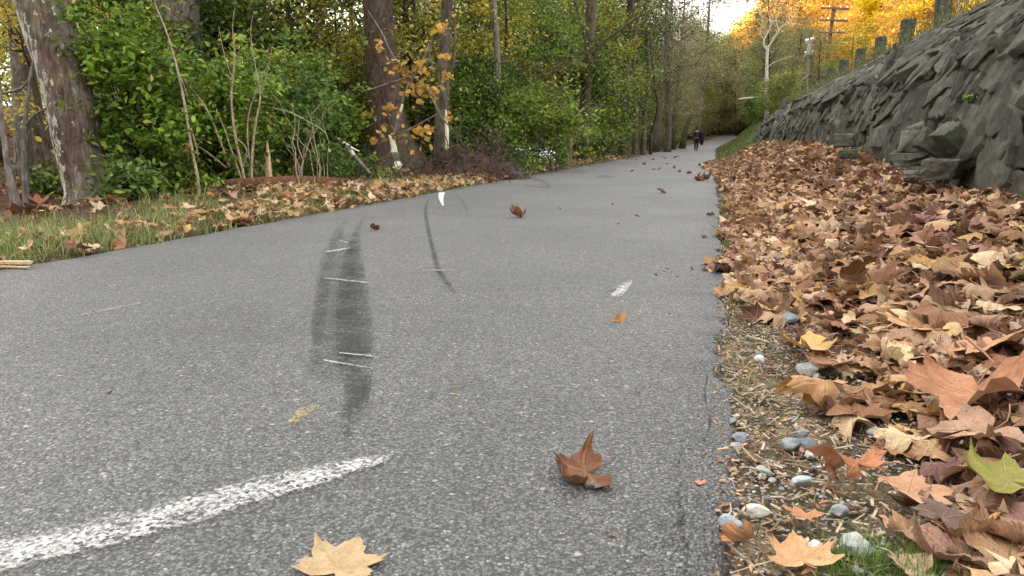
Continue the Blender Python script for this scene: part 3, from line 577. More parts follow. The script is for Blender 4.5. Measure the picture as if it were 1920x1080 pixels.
# leaves on the left verge and the woodland floor
def left_density(x, y):
    dx = -3.2-x; d = sst(-.06, .12, dx)*(1-.55*sst(1.2, 2.2, dx))*(1-.85*sst(.45, 1.0, dx)*(1-sst(6, 8.5, y)))
    return d*np.interp(y, [2, 4, 5.5, 8, 30], [.16, .24, .8, 1, .8])
d2 = dict(V=[], T=[], C=[], U=[], n=0)
x_, y_, r = gen_litter(6500, -6.2, -3.15, 2.2, 34, left_density, 12)
z_ = zt(x_, y_)+r.uniform(0, .05, len(x_)); Pl = np.stack([x_, y_, z_], 1); sz_ = r.uniform(.05, .10, len(x_)); dl = np.linalg.norm(Pl-CAM, axis=1)
qx, qy, qz = proj(Pl); sc_ = np.where((qx > 0) & (qx < 1920) & (qy < 1080) & (qz > 0), sz_/dl, 0); ind2 = set(np.argsort(-sc_)[:35].tolist())
LT = [('tan', .30), ('ochre', .12), ('pale beige', .22), ('mid brown', .16), ('dark brown', .10), ('pinkish brown', .10)]
for i in range(len(x_)):
    tone = LT[r.choice(6, p=[w_ for _, w_ in LT])][0]; Rm = randrot(r, .45)
    if i in ind2:
        o = ob('fallen_leaf', leaf_mesh(int(r.integers(len(HI))), tone)); o.location = Vector(Pl[i].tolist()); o.rotation_euler = Matrix(Rm.tolist()).to_euler(); o.scale = (sz_[i],)*3
        tag(o, f'{tone} dry leaf on the grassy verge left of the path', 'leaf', f'{tone} leaves on the left verge')
    else: add_leaf(d2, LO[int(r.integers(len(LO)))], Pl[i], Rm, sz_[i], tone_col(r, tone))
o = mk('leaf_litter', np.concatenate(d2['V']), np.concatenate(d2['T']), M['litter'], np.concatenate(d2['C']), np.concatenate(d2['U']))
tag(o, 'band of tan and yellow fallen leaves along the left path edge', 'leaf litter', kind='stuff')
d3 = dict(V=[], T=[], C=[], U=[], n=0)
x_, y_, r = gen_litter(5200, -34, -5.5, 4, 60, lambda x, y: np.ones_like(x)*.8, 13)
z_ = zt(x_, y_)+r.uniform(0, .05, len(x_))
for i in range(len(x_)):
    add_leaf(d3, LO[int(r.integers(len(LO)))], np.array([x_[i], y_[i], z_[i]]), randrot(r, .5), r.uniform(.08, .16), np.array([.24, .10, .055])*r.uniform(.5, 1.5))
o = mk('leaf_litter', np.concatenate(d3['V']), np.concatenate(d3['T']), M['low'], np.concatenate(d3['C']), np.concatenate(d3['U']))
tag(o, 'reddish brown leaves covering the woodland floor on the left', 'leaf litter', kind='stuff')

# ---------------------------------------------------------------- soil strip: pebbles, chips, straw
import bmesh
def pebble_shape(seed, sub=2, cuts=7):
    b = bmesh.new(); bmesh.ops.create_icosphere(b, subdivisions=sub, radius=1); V = np.array([v.co[:] for v in b.verts]); T = np.array([[v.index for v in f.verts] for f in b.faces]); b.free()
    r = np.random.default_rng(seed); Vn = V.copy()
    for _ in range(cuts):                                # chip flat faces off
        n_ = r.normal(size=3); n_ /= np.linalg.norm(n_); d = r.uniform(.55, .85); k = Vn@n_; Vn -= np.clip(k-d, 0, None)[:, None]*n_*.95
    Vn *= 1+(fbm(V[:, 0]*2+seed, V[:, 1]*2, V[:, 2]*2, s=seed)-.5)[:, None]*.25
    return Vn*np.array([1, r.uniform(.6, .9), r.uniform(.42, .65)]), T
PB = [pebble_shape(s, 2, 12) for s in range(8)]; PBL = [pebble_shape(40+s, 1) for s in range(5)]
def rock_at(px, py, wpx, col, label, seed, off=0., name='pebble', cat='pebble', flat=1.):
    V, T = pebble_shape(300+seed, 3, 13); p = hit(px, py, off); d = np.linalg.norm(p-CAM); s_ = wpx/FPX*d/1.8
    V = V*s_*np.array([1, 1, flat]); o = mk(name, V, T, M['stone'], np.tile(np.array(col), (len(V), 1)), smooth=False); r = np.random.default_rng(seed)
    o.location = Vector((p+[0, 0, s_*.25]).tolist()); o.rotation_euler = (r.normal()*.15, r.normal()*.15, r.uniform(0, 6.28)); return tag(o, label, cat)
G1, G2, G3 = (.19, .20, .215), (.31, .31, .30), (.47, .45, .40)
for k, (x, y, w_, c, lb) in enumerate([
    (1418, 965, 46, G3, 'cream rounded stone near the bottom right path edge'), (1370, 988, 46, (.27, .295, .33), 'flat blue grey stone on the path edge at the bottom'),
    (1478, 838, 46, G1, 'left blue grey stone of the small pile on the soil strip'), (1500, 822, 40, G1, 'upper blue grey stone of the small pile on the soil strip'), (1510, 838, 36, (.16, .18, .2), 'right dark stone of the small pile on the soil strip'),
    (1478, 603, 36, (.18, .21, .235), 'dark blue grey stone where the drift begins'), (1510, 700, 48, G2, 'grey stone under the golden ochre leaf'), (1422, 666, 22, (.14, .15, .17), 'small dark round stone below the drift edge'),
    (1424, 678, 26, G3, 'white flat chip under the small dark round stone'), (1388, 826, 34, G1, 'angular grey stone at the right path edge'), (1520, 857, 26, G2, 'small grey stone below the small pile'),
    (1502, 905, 34, (.38, .42, .46), 'pale flat stone below the small pile'), (1432, 888, 34, (.28, .30, .28), 'greenish grey stone right of the path edge'), (1374, 794, 22, G1, 'small pale stone on the path edge above the angular one'),
    (1640, 816, 28, G1, 'small blue grey stone left of the broad drift'), (1690, 811, 22, G3, 'tiny whitish stone beside the broad drift'), (1605, 1030, 62, G2, 'large grey stone partly under the grass tuft'), (1720, 985, 36, G1, 'blue grey stone above the grass tuft'),
    (1528, 1042, 50, (.42, .44, .46), 'long pale stone by the bottom pinkish tan leaf'), (1575, 962, 34, (.22, .23, .25), 'grey stone right of the small orange tan leaf'), (1845, 1000, 46, G2, 'flat grey stone at the lower right picture edge'), (1380, 840, 26, G2, 'light stone just below the angular grey stone')]):
    rock_at(x, y, w_, c, lb, k)
r = np.random.default_rng(5); pm = [mk('pebble', V, T, M['stone'], np.tile(c, (len(V), 1)), smooth=False, link=False) for (V, T), c in zip(PB, [G1, G2, (.26, .25, .24), (.17, .18, .19), G3, (.3, .27, .23), (.23, .25, .26), (.4, .4, .39)])]
for k in range(46):
    y = r.uniform(.95, 2.6); x = .07+abs(r.normal())*.16+.0*y; s_ = r.uniform(.006, .013)
    o = ob('pebble', pm[k % 8]); o.location = Vector((x, y, float(zt(x, y))+s_*.2)); o.scale = (s_,)*3; o.rotation_euler = (r.normal()*.2, r.normal()*.2, r.uniform(0, 6)); tag(o, 'small grey pebble strewn on bare soil beside the right path edge', 'pebble', 'small pebbles on the soil strip')
g_ = MB(); n = 3600; x = .05+np.abs(r.normal(size=n))*.22; y = .8+r.uniform(0, 1, n)**1.4*2.6
for i in range(n):
    V, T = PBL[i % 5]; s_ = r.uniform(.002, .0055); g_.add(V*s_+[x[i], y[i], float(zt(x[i], y[i]))-.008+s_*.3], T, np.array([.27, .265, .255])*r.uniform(.45, 1.8))
tag(g_.build('gravel', M['stone'], smooth=False), 'fine loose gravel on the bare strip along the right path edge', 'gravel', kind='stuff')
ch = MB(); n = 4600; x = .045+np.abs(r.normal(size=n))*.30; y = .8+r.uniform(0, 1, n)**1.3*3.2; zc = zt(x, y)
for i in range(n):
    L = r.uniform(.002, .015)*(3.0 if r.uniform() < .05 else 1); wd = r.uniform(.0006, .0026); an = r.uniform(0, 3.14)
    Rm = np.array(Matrix.Rotation(an, 3, 'Z') @ Matrix.Rotation(r.normal()*.25, 3, 'Y'))
    c = [(.33, .26, .175), (.21, .15, .10), (.10, .07, .048), (.42, .35, .26), (.26, .19, .13)][int(r.integers(5))]
    ch.box((x[i], y[i], zc[i]-.006+r.uniform(0, .012)), (L, wd, wd*.4), Rm, np.array(c)*r.uniform(.7, 1.2))
tag(ch.build('plant_debris', M['chip'], smooth=False), 'crumbled bark, straw and wood chips on the soil beside the right path edge', 'plant debris', kind='stuff')
# leaf crumbs among the chips
cr_ = dict(V=[], T=[], C=[], U=[], n=0)
CR = [leaf_template(HALF_LO, (.5, 1), 150+q, 1., .3, False, (-60+q*9, 10+q*9)) for q in range(10)]
for i in range(1500):
    x0 = .03+abs(r.normal())*.35; y0 = .85+r.uniform(0, 1)**1.3*2.6
    add_leaf(cr_, CR[int(r.integers(len(CR)))], np.array([x0, y0, float(zt(x0, y0))-.004+r.uniform(0, .012)]), randrot(r, .4), r.uniform(.006, .02), tone_col(r, TN[r.choice(len(TN), p=TW)]))
tag(mk('leaf_crumbs', np.concatenate(cr_['V']), np.concatenate(cr_['T']), M['low'], np.concatenate(cr_['C']), np.concatenate(cr_['U'])), 'crushed leaf crumbs on the bare soil strip', 'leaf crumbs', kind='stuff')

# ---------------------------------------------------------------- grass
def blades(mb, pos, h, wd, col, r, lean=.5, segs=3):
    a = r.uniform(0, 6.283); ln = abs(r.normal())*lean; dx, dy = math.cos(a), math.sin(a); px_, py2 = -dy, dx; V = []
    for k in range(segs+1):
        t = k/segs; q = wd*(1-t)+.0001; c = np.array([dx*ln*h*t*t, dy*ln*h*t*t, h*t*(1-.35*ln*t)])+pos; V += [c+np.array([px_, py2, 0])*q, c-np.array([px_, py2, 0])*q]
    T = []
    for k in range(segs): b = 2*k; T += [(b, b+1, b+3), (b, b+3, b+2)]
    mb.add(V, T, np.array(col)*r.uniform(.65, 1.35))
GR = [(.10, .17, .035), (.14, .21, .05), (.16, .20, .06), (.30, .25, .12)]
def grass_patch(label, sampler, n, hr, wd, pal, seed, lean=.5):
    r = np.random.default_rng(seed); mb = MB()
    for i in range(n):
        x, y = sampler(r); z = float(zt(x, y))-.012; hh = r.uniform(*hr); blades(mb, np.array([x, y, z]), hh, wd*r.uniform(.6, 1.3), pal[int(r.integers(len(pal)))], r, lean)
    return tag(mb.build('grass', M['grass']), label, 'grass', kind='stuff')
tp = hit(1690, 1062)
grass_patch('bright green grass tuft at the bottom right corner', lambda r: (tp[0]+r.normal()*.075, tp[1]+r.normal()*.035-.02), 900, (.02, .06), .0011, GR[:2], 1, .7)
tp2 = hit(1850, 1070)
grass_patch('thin green grass under leaves at the lower right corner', lambda r: (tp2[0]+r.normal()*.06, tp2[1]+r.normal()*.03), 300, (.015, .045), .001, GR[:3], 2, .8)
grass_patch('sparse dry grass sprigs between soil strip and leaves', lambda r: ((.1+abs(r.normal())*.3), r.uniform(.95, 2.9)), 1900, (.01, .035), .0009, [GR[2], GR[3], GR[0]], 3, 1.)
def ledge(r):
    y = r.uniform(1.5, 24); c = [(4.6, .06), (6.5, .2), (9.5, .22), (12, .15), (16, -.1)]
    return (.06+abs(r.normal())*.06+.02*y*.2, y)
grass_patch('low yellowish grass along the right path edge', ledge, 2600, (.02, .06), .003, [GR[2], GR[3], (.2, .21, .09)], 4, .9)
def lver(r):
    while True:
        y = 2.3+r.uniform(0, 1)**2.2*22; x = -3.24-abs(r.normal())*1.15
        if math.sin(x*5.1+1.7*math.sin(y*2.3))+math.sin(y*3.7+2*math.sin(x*2.9)) > r.normal()*.9-.3: return (x, y)
grass_patch('mixed green and straw coloured grass on the left verge', lver, 19000, (.025, .19), .0030, [(.17, .22, .05), (.12, .19, .05), (.36, .31, .15), (.22, .23, .08)], 5, 1.3)
def farslope(r):
    y = 21+r.uniform(0, 1)**1.5*60; return (float(path_shift(y))+.15+r.uniform(0, 3.4), y)
grass_patch('green grass on the slope beyond the stone wall', farslope, 9000, (.05, .16), .016, [(.10, .14, .035), (.08, .115, .03), (.15, .155, .06)], 6, .7)
def lver2(r):
    y = 18+r.uniform(0, 1)**1.5*70; return (float(path_shift(y))-3.25-r.uniform(0, 1.8), y)
grass_patch('pale green grass along the far left path edge', lver2, 5000, (.04, .12), .014, [(.15, .18, .05), (.2, .2, .08)], 7, .7)
# ---------------------------------------------------------------- the sloping stone wall
def wall_frame(y, v):
    """point on the plain face: v 0 at the foot .. 1 at the top"""
    zf = bank_h(y)-.16
    px_ = np.interp(v, [0, .22, .36, .5, 1], [1.52, 1.62, 1.80, 2.10, 3.52]); pz_ = np.interp(v, [0, .22, .36, .5, 1], [0, .50, .78, 1.02, 1.0])
    z = np.interp(v, [0, .22, .36, .5, .97, 1], [0, .30, .50, .62, .995, 1.]); ztop = 2.42
    k = sst(28, 44, y)                                        # sinks into the grass slope far along
    return px_+.5*k*(1-v), zf+(ztop-zf)*z-.35*k
r = np.random.default_rng(77)
def vor2(a, b, sx_, sy_, seed, ax, bx):
    r = np.random.default_rng(seed); na = int((ax[1]-ax[0])/sx_)+2; nb = int((bx[1]-bx[0])/sy_)+2
    ga, gb = np.meshgrid(np.arange(na), np.arange(nb)); pa = ax[0]+(ga+r.uniform(-.1, 1.1, ga.shape))*sx_; pb = bx[0]+(gb+r.uniform(-.1, 1.1, gb.shape))*sy_
    kill = r.uniform(0, 1, ga.shape) < .22; pa = pa.copy(); pa[kill] += 1e4
    hgt = r.normal(0, 1, ga.shape); ta = r.normal(0, 1, ga.shape); tb = r.normal(0, 1, ga.shape)
    ia = np.floor((a-ax[0])/sx_).astype(int); ib = np.floor((b-bx[0])/sy_).astype(int)
    F1 = np.full(a.shape, 9.); F2 = np.full(a.shape, 9.); H = np.zeros(a.shape); TT = np.zeros(a.shape); CID = np.zeros(a.shape)
    for da in (-2, -1, 0, 1, 2):
        for db in (-2, -1, 0, 1, 2):
            qa = np.clip(ia+da, 0, na-1); qb = np.clip(ib+db, 0, nb-1); ua = (a-pa[qb, qa])/sx_; ub = (b-pb[qb, qa])/sy_
            d = np.maximum(np.abs(ua), np.abs(ub))*.55+np.hypot(ua, ub)*.6; m = d < F1
            F2 = np.where(m, F1, np.minimum(F2, d)); F1 = np.where(m, d, F1); H = np.where(m, hgt[qb, qa], H); TT = np.where(m, ta[qb, qa]*ua+tb[qb, qa]*ub, TT); CID = np.where(m, (qb*131+qa*17) % 97/97., CID)
    return F1, F2, H, TT, CID
wy = np.concatenate([np.linspace(-2, 2.6, 40, endpoint=False), 2.6*np.exp(np.linspace(0, math.log(46/2.6), 860))]); wv = np.linspace(0, 1, 250)
WY, WV = np.meshgrid(wy, wv, indexing='ij'); fx, fz = wall_frame(WY, WV); s_len = WV*2.75
eps = 1e-3; fx2, fz2 = wall_frame(WY, np.clip(WV+eps, 0, 1)); fx1, fz1 = wall_frame(WY, np.clip(WV-eps, 0, 1)); tx, tz = fx2-fx1, fz2-fz1; ln = np.hypot(tx, tz)+1e-9; nx_, nz_ = -tz/ln, tx/ln
wa = WY+(fbm(WY*1.1, s_len*1.1, s=51)-.5)*.3+(fbm(WY*5, s_len*5, s=52)-.5)*.10+s_len*.5; wb = s_len+(fbm(WY*1.1, s_len*1.1, s=53)-.5)*.28+(fbm(WY*6, s_len*6, s=54)-.5)*.09-.10*WY
A1, A2, H1, T1, C1 = vor2(wa, wb, .58, .40, 1, (-8, 60), (-9, 6)); B1, B2, H2, T2, C2 = vor2(wa*1.03+.3, wb, .19, .15, 2, (-8, 60), (-9, 6)); D1, D2, H3, T3, C3 = vor2(wa, wb*1.1, .075, .055, 3, (-8, 60), (-9, 6))
broken = sst(.42, .56, fbm(WY*.9, s_len*1.4, s=61)); hole = sst(.60, .68, fbm(WY*2.3+3, s_len*3.2, s=66))
crack = lambda a, b, w_: np.exp(-np.clip(b-a, 0, 9)/w_)
dsp = H1*.030+T1*.045-.14*crack(A1, A2, .035)*(.3+.7*sst(.3, .55, vn(WY*2.3, s_len*2.6, s=5)))
dsp += (.45+.55*broken)*(H2*.017+T2*.026-.06*crack(B1, B2, .06)*sst(.3, .6, vn(WY*3.1, s_len*3.3, s=6)))
dsp += (.5+.5*broken)*(H3*.006+T3*.011)-hole*.06
dsp += (fbm(WY*1.1, s_len*1.1, s=55)-.5)*.13
gap = np.exp(-((WY-4.75)/.42)**2)*np.exp(-((WV-.085)/.045)**2)+.8*np.exp(-((WY-7.9)/.7)**2)*np.exp(-((WV-.30)/.022)**2)+.6*np.exp(-((WY-6.2)/.35)**2)*np.exp(-((WV-.40)/.02)**2)+.8*np.exp(-((WY-4.1)/.3)**2)*np.exp(-((WV-.08)/.06)**2)
def blur(a, n):
    for _ in range(n):
        p_ = np.pad(a, 1, mode='edge'); a = (p_[:-2, 1:-1]+p_[2:, 1:-1]+p_[1:-1, :-2]+p_[1:-1, 2:]+2*a)/6
    return a
dsp = dsp-.055; dsp = blur(dsp, 1)+(fbm(WY*14, s_len*14, s=58, o=5)-.5)*.026
dsp -= gap*.42
dsp *= np.clip((1-WV)*12, 0.15, 1)
VX = fx+nx_*dsp; VZ = fz+nz_*dsp; VX = VX+path_shift(WY)
tone = .84+.30*(C1-.5)+.34*(C2-.5)+.2*(C3-.5); tcol = np.stack([tone*1.0, tone*1.0, tone*.97], -1)
vine = (sst(.80, .96, WV+(fbm(WY*1.2, s_len, s=71)-.5)*.4))[..., None]; tcol = tcol*(1-vine)+np.array([1.0, 1.15, .55])*vine
n, m_ = WY.shape; i = np.arange(n-1)[:, None]*m_; j = np.arange(m_-1)[None]; a = (i+j).ravel(); Q = np.stack([a, a+1, a+m_+1, a+m_], 1)
# the fitted stones: angular blocks set into the rubble face, one mesh with it
def block_shape(seed):
    r = np.random.default_rng(seed); b = bmesh.new(); c = np.array([[x, y, z] for x in (-1, 1) for y in (-1, 1) for z in (-1, 1)], float)
    P = np.concatenate([c+r.normal(0, .24, c.shape), r.uniform(-1, 1, (5, 3))*np.array([1.15, 1.15, 1.0])]); P[:, 0] += P[:, 1]*r.uniform(-.4, .4)
    P[:, 2] = np.clip(P[:, 2], -1, .78)
    for p in P: b.verts.new(p)
    q = bmesh.ops.convex_hull(b, input=b.verts); bmesh.ops.delete(b, geom=[v for v in b.verts if not v.link_faces], context='VERTS')
    bmesh.ops.dissolve_limit(b, angle_limit=.22, verts=b.verts, edges=b.edges); bmesh.ops.bevel(b, geom=list(b.edges), offset=.07, segments=1, affect='EDGES'); bmesh.ops.triangulate(b, faces=b.faces)
    for _ in range(2): bmesh.ops.subdivide_edges(b, edges=[e for e in b.edges if e.calc_length() > .3], cuts=1, use_grid_fill=False); bmesh.ops.triangulate(b, faces=b.faces)
    b.verts.index_update(); V = np.array([v.co[:] for v in b.verts]); T = np.array([[v.index for v in f.verts] for f in b.faces]); b.free()
    V *= 1+(fbm(V[:, 0]*1.8+seed, V[:, 1]*1.8, V[:, 2]*1.8, s=seed, o=4)-.5)[:, None]*.42
    return V, T
BS = [block_shape(800+q) for q in range(26)]; r = np.random.default_rng(99); SV, ST, SC = [], [], []; nn = n*m_
def set_stone(y, v, a_, b_, t_, out, rot, tone):
    global nn
    x0, z0 = [float(q) for q in wall_frame(np.array(y), np.array(v))]; x1, z1 = [float(q) for q in wall_frame(np.array(y), np.array(min(1, v+.02)))]; up = np.array([x1-x0, 0, z1-z0]); up /= np.linalg.norm(up)
    nrm = np.array([-up[2], 0, up[0]]); al = np.array([0, 1., 0]); V, T = BS[int(r.integers(26))]; c_, s_ = math.cos(rot), math.sin(rot); tlt = r.normal(0, .075, 2)
    A = al*c_+up*s_; B = -al*s_+up*c_; A = A+nrm*tlt[0]; B = B+nrm*tlt[1]; f = -1 if r.uniform() < .5 else 1
    W = V[:, :1]*a_*A*f+V[:, 1:2]*b_*B+V[:, 2:]*t_*nrm+np.array([x0, y, z0])+nrm*out; W[:, 0] += float(path_shift(np.array(y)))
    SV.append(W); ST.append((T if f > 0 else T[:, ::-1])+nn); nn += len(W); SC.append(np.tile(np.array([1, 1, .96+.06*r.uniform()])*tone, (len(W), 1)))
for (ga, gb, sz, prob) in ((.42, .29, (.225, .145, .085), .84), (.21, .15, (.118, .082, .065), .72), (.11, .085, (.058, .044, .042), .42)):
    for iy in range(int((44-(-1))/ga)):
        y_ = -1+iy*ga
        if ga < .3 and y_ > 22 or ga < .2 and y_ > 13: continue
        for ib in range(int(2.75/gb)+1):
            v_ = (ib*gb+r.uniform(-.3, .3)*gb)/2.75+.03
            if r.uniform() > prob or v_ > .97 or v_ < .02: continue
            yy = y_+r.uniform(-.35, .35)*ga+(ib % 2)*ga*.5
            if any(abs(yy-a0)/w0 < 1 and abs(v_-b0)/h0 < 1 for a0, w0, b0, h0 in ((4.75, .42, .085, .05), (7.9, .55, .30, .022), (4.55, .62, .42, .17))): continue
            k_ = r.uniform(.5, 1.45); set_stone(yy, v_, sz[0]*k_*r.uniform(.8, 1.3), sz[1]*k_*r.uniform(.8, 1.25), sz[2], r.uniform(-.072, -.022)+.018*(ga < .3), .20+r.normal(0, .55), r.uniform(.62, 1.25)*(1 if r.uniform() > .12 else 1.35))
set_stone(4.55, .42, .62, .42, .14, -.09, .5, 1.0)
Q = Q[:, ::-1]; Q = np.concatenate([Q[:, [0, 1, 2]], Q[:, [0, 2, 3]]]+ST)
o = mk('stone_wall', np.concatenate([np.stack([VX, WY, VZ], -1).reshape(-1, 3)]+SV), Q, M['rock'], np.concatenate([tcol.reshape(-1, 3)*.8]+SC), smooth=False)
tag(o, 'long rough sloping retaining wall of dark mossy stones right of the path', 'stone wall')
wall_faces_up = True
def boulder(px, py, wpx, asp, flat, dist, label, seed, mat='rock2', tint=1., rz=0, tilt=0):
    V, T = BS[(seed*7) % 26]; V = V*.72; T = T; d = ray(px, py); p = CAM+d/np.linalg.norm(d)*dist; s_ = wpx/FPX*dist/2.0
    V = V*np.array([1, asp, min(1., flat*1.1)])*s_; V *= 1+(fbm(V[:, 0]*5/s_*.3, V[:, 1]*5/s_*.3, V[:, 2]*5/s_*.3, s=seed)-.5)[:, None]*.12
    o = mk('boulder', V, T, M[mat], np.full((len(V), 3), tint), smooth=False); o.location = Vector(p.tolist()); o.rotation_euler = (0, tilt, rz); return tag(o, label, 'boulder')
boulder(1706, 298, 86, .8, .36, 5.8, 'flat greenish stone slab lying lowest among the loose stones at the wall foot', 1, rz=.3)
boulder(1716, 262, 58, .8, .85, 5.9, 'pale blocky stone standing on the flat slab', 2, tint=1.15, rz=.9)
boulder(1748, 268, 66, .5, .75, 5.75, 'tall slanting grey stone in the middle of the loose stones', 3, tint=.9, rz=.2, tilt=.5)
boulder(1788, 256, 62, .5, .8, 5.65, 'lichen green slanting stone at the right of the loose stones', 4, tint=1.05, rz=.4, tilt=.7)
boulder(1763, 316, 76, .9, .65, 5.5, 'dark rounded stone half buried below the slanting stones', 5, 'rock', 1.3, rz=1.2)
boulder(1733, 326, 60, .9, .3, 5.45, 'low greenish stone sunk in leaves beside the dark rounded one', 6, rz=.1)
boulder(1716, 240, 34, .7, .5, 6.0, 'small pale wedge stone on top of the pale blocky stone', 7, tint=1.3, rz=.1, tilt=-.4)
boulder(1683, 288, 22, .9, .9, 5.9, 'small whitish round stone left of the pale blocky stone', 8, tint=1.7)
boulder(1585, 262, 42, .9, .8, 7.9, 'small dark stone stack under the left overhang of the wall', 9, 'rock', 1.2)
boulder(1590, 288, 40, .9, .5, 7.5, 'low grey stone peeping from leaves left of the loose stones', 10, tint=.8)

# ---------------------------------------------------------------- foliage
def leaf_cards(P, size, r, tint, flat=.6, asp=.55):
    """n small folded leaves, six points each"""
    n = len(P); size = np.broadcast_to(size, (n,)); 
    Nn = r.normal(size=(n, 3))*np.array([1, 1, 1-flat*.5]); Nn[:, 2] = np.abs(Nn[:, 2])+flat; Nn /= np.linalg.norm(Nn, axis=1)[:, None]
    A = np.cross(Nn, r.normal(size=(n, 3))); A /= np.linalg.norm(A, axis=1)[:, None]+1e-9; B = np.cross(Nn, A)
    l = size[:, None]; w_ = l*asp*r.uniform(.75, 1.2, (n, 1)); fold = Nn*l*.16
    V = np.stack([P-A*l, P-A*l*.25+B*w_+fold, P+A*l*.45+B*w_*.75+fold, P+A*l, P+A*l*.45-B*w_*.75+fold, P-A*l*.25-B*w_+fold], 1).reshape(-1, 3)
    b = (np.arange(n)*6)[:, None]; T = np.concatenate([b+np.array([[0, 1, 2]]), b+np.array([[0, 2, 3]]), b+np.array([[0, 3, 4]]), b+np.array([[0, 4, 5]])])
    return V, T, np.repeat(tint, 6, axis=0)
def tints(r, n, pal, clump=None):
    pal = np.array([p for p, _ in pal]), np.array([w_ for _, w_ in pal]); k = r.choice(len(pal[0]), n, p=pal[1]/pal[1].sum()); c = pal[0][k]*r.uniform(.65, 1.35, (n, 1))
    return c if clump is None else c*clump[:, None]
def crown_pts(r, clumps, per, cr_r, env):
    """leaf points gathered in flattened clumps inside an uneven envelope"""
    out = []; cl = []
    for k in range(clumps):
        c = env(r); m_ = int(per*r.uniform(.5, 1.5)); q = r.normal(size=(m_, 3))*np.array([1, 1, .5])*cr_r*r.uniform(.6, 1.3)+c; out.append(q); cl.append(np.full(m_, r.uniform(.7, 1.3)))
    return np.concatenate(out), np.concatenate(cl)
def limb_tree(r, H, r0, nl, z0, spread, sides=9, lean=.03, droop=0.):
    mb = MB(); n = 12; t = np.linspace(0, 1, n); P = np.stack([np.cumsum(r.normal(0, lean, n))*H*.08, np.cumsum(r.normal(0, lean, n))*H*.08, t*H], 1); P[0, :2] = 0
    mb.tube(P, r0*(1-.75*t)+r0*.45*np.exp(-t*18), sides, rough=.12, seed=int(r.integers(99))); tips = []
    for k in range(nl):
        u = z0+(1-z0)*(k+r.uniform(0, 1))/nl; b = np.array([np.interp(u, t, P[:, q]) for q in range(3)]); a = r.uniform(0, 6.28); L = spread*(1.1-u*.6)*r.uniform(.6, 1.1)
        d = np.array([math.cos(a), math.sin(a), r.uniform(.25, .8)-droop]); m_ = 7; tt = np.linspace(0, 1, m_)[:, None]
        Q = b+d*L*tt+np.concatenate([np.zeros((1, 3)), np.cumsum(r.normal(0, .05*L, (m_-1, 3)), 0)]); rr = r0*(1-.75*u)*.42; mb.tube(Q, rr*(1-.85*tt[:, 0]), 5)
        tips.append(Q[-1])
        for _ in range(3):
            i0 = int(r.integers(2, m_-1)); d2 = d+r.normal(0, .6, 3); Q2 = Q[i0]+d2*L*.4*np.linspace(0, 1, 5)[:, None]+np.concatenate([np.zeros((1, 3)), np.cumsum(r.normal(0, .03*L, (4, 3)), 0)]); mb.tube(Q2, rr*.4*(1-.8*np.linspace(0, 1, 5)), 4, cap=False); tips.append(Q2[-1])
    return mb, np.array(tips)
GREEN = [((.09, .15, .022), 3), ((.14, .20, .035), 3), ((.06, .10, .018), 2), ((.24, .27, .05), 1.8)]
YGREEN = [((.17, .23, .04), 3), ((.29, .29, .05), 2), ((.08, .14, .025), 2), ((.45, .35, .06), 1.3)]
YELLOW = [((.58, .46, .08), 3), ((.46, .42, .09), 2), ((.26, .25, .05), 1.2)]
DARKG = [((.045, .075, .02), 3), ((.07, .10, .03), 2), ((.03, .05, .015), 1)]
OLIVE = [((.18, .18, .075), 3), ((.25, .20, .11), 2), ((.11, .12, .05), 2), ((.32, .30, .12), .8)]
DUSTY = [((.19, .16, .12), 3), ((.25, .21, .15), 2), ((.13, .12, .075), 2)]
ORANGE = [((.84, .47, .09), 3), ((.88, .58, .12), 3), ((.62, .30, .07), 1.6), ((.74, .56, .22), 1.8)]
GOLD = [((.88, .60, .07), 3), ((.85, .50, .06), 2), ((.66, .54, .10), 1)]
BRIGHT = [((.92, .72, .02), 3), ((.80, .70, .03), 2)]
def kind_tree(seed, H, r0, pal, crown_z, crown_r, clumps, per, clr, leaf, bark, nl=16, z0=.3, shape=1.):
    r = np.random.default_rng(seed); mb, tips = limb_tree(r, H, r0, nl, z0, crown_r*.85)
    tm = mb.build('trunk', M[bark], link=False)
    def env(r):
        if r.uniform() < .45 and len(tips): return tips[int(r.integers(len(tips)))]+r.normal(0, .25, 3)*crown_r*.4
        z = r.uniform(*crown_z); u = (z-crown_z[0])/(crown_z[1]-crown_z[0]); R_ = crown_r*(math.sin(math.pi*min(1, .12+u*.85))**.6)*shape; a = r.uniform(0, 6.28); q = R_*math.sqrt(r.uniform(.05, 1))*(.75+.5*vn(np.array([math.cos(a)*1.5+seed]), np.array([math.sin(a)*1.5+z*.5]))[0])
        return np.array([math.cos(a)*q, math.sin(a)*q, z])
    P, cl = crown_pts(r, int(clumps*(1 if crown_z[0] < .3 or leaf > .1 else .58)), per, clr, env); P[:, 2] = np.maximum(P[:, 2], .05)
    V, T, c = leaf_cards(P, r.uniform(.7, 1.25, len(P))*leaf, r, tints(r, len(P), pal, cl)); cm = mk('crown', V, T, M['foliage'], c, smooth=False, link=False)
    return tm, cm
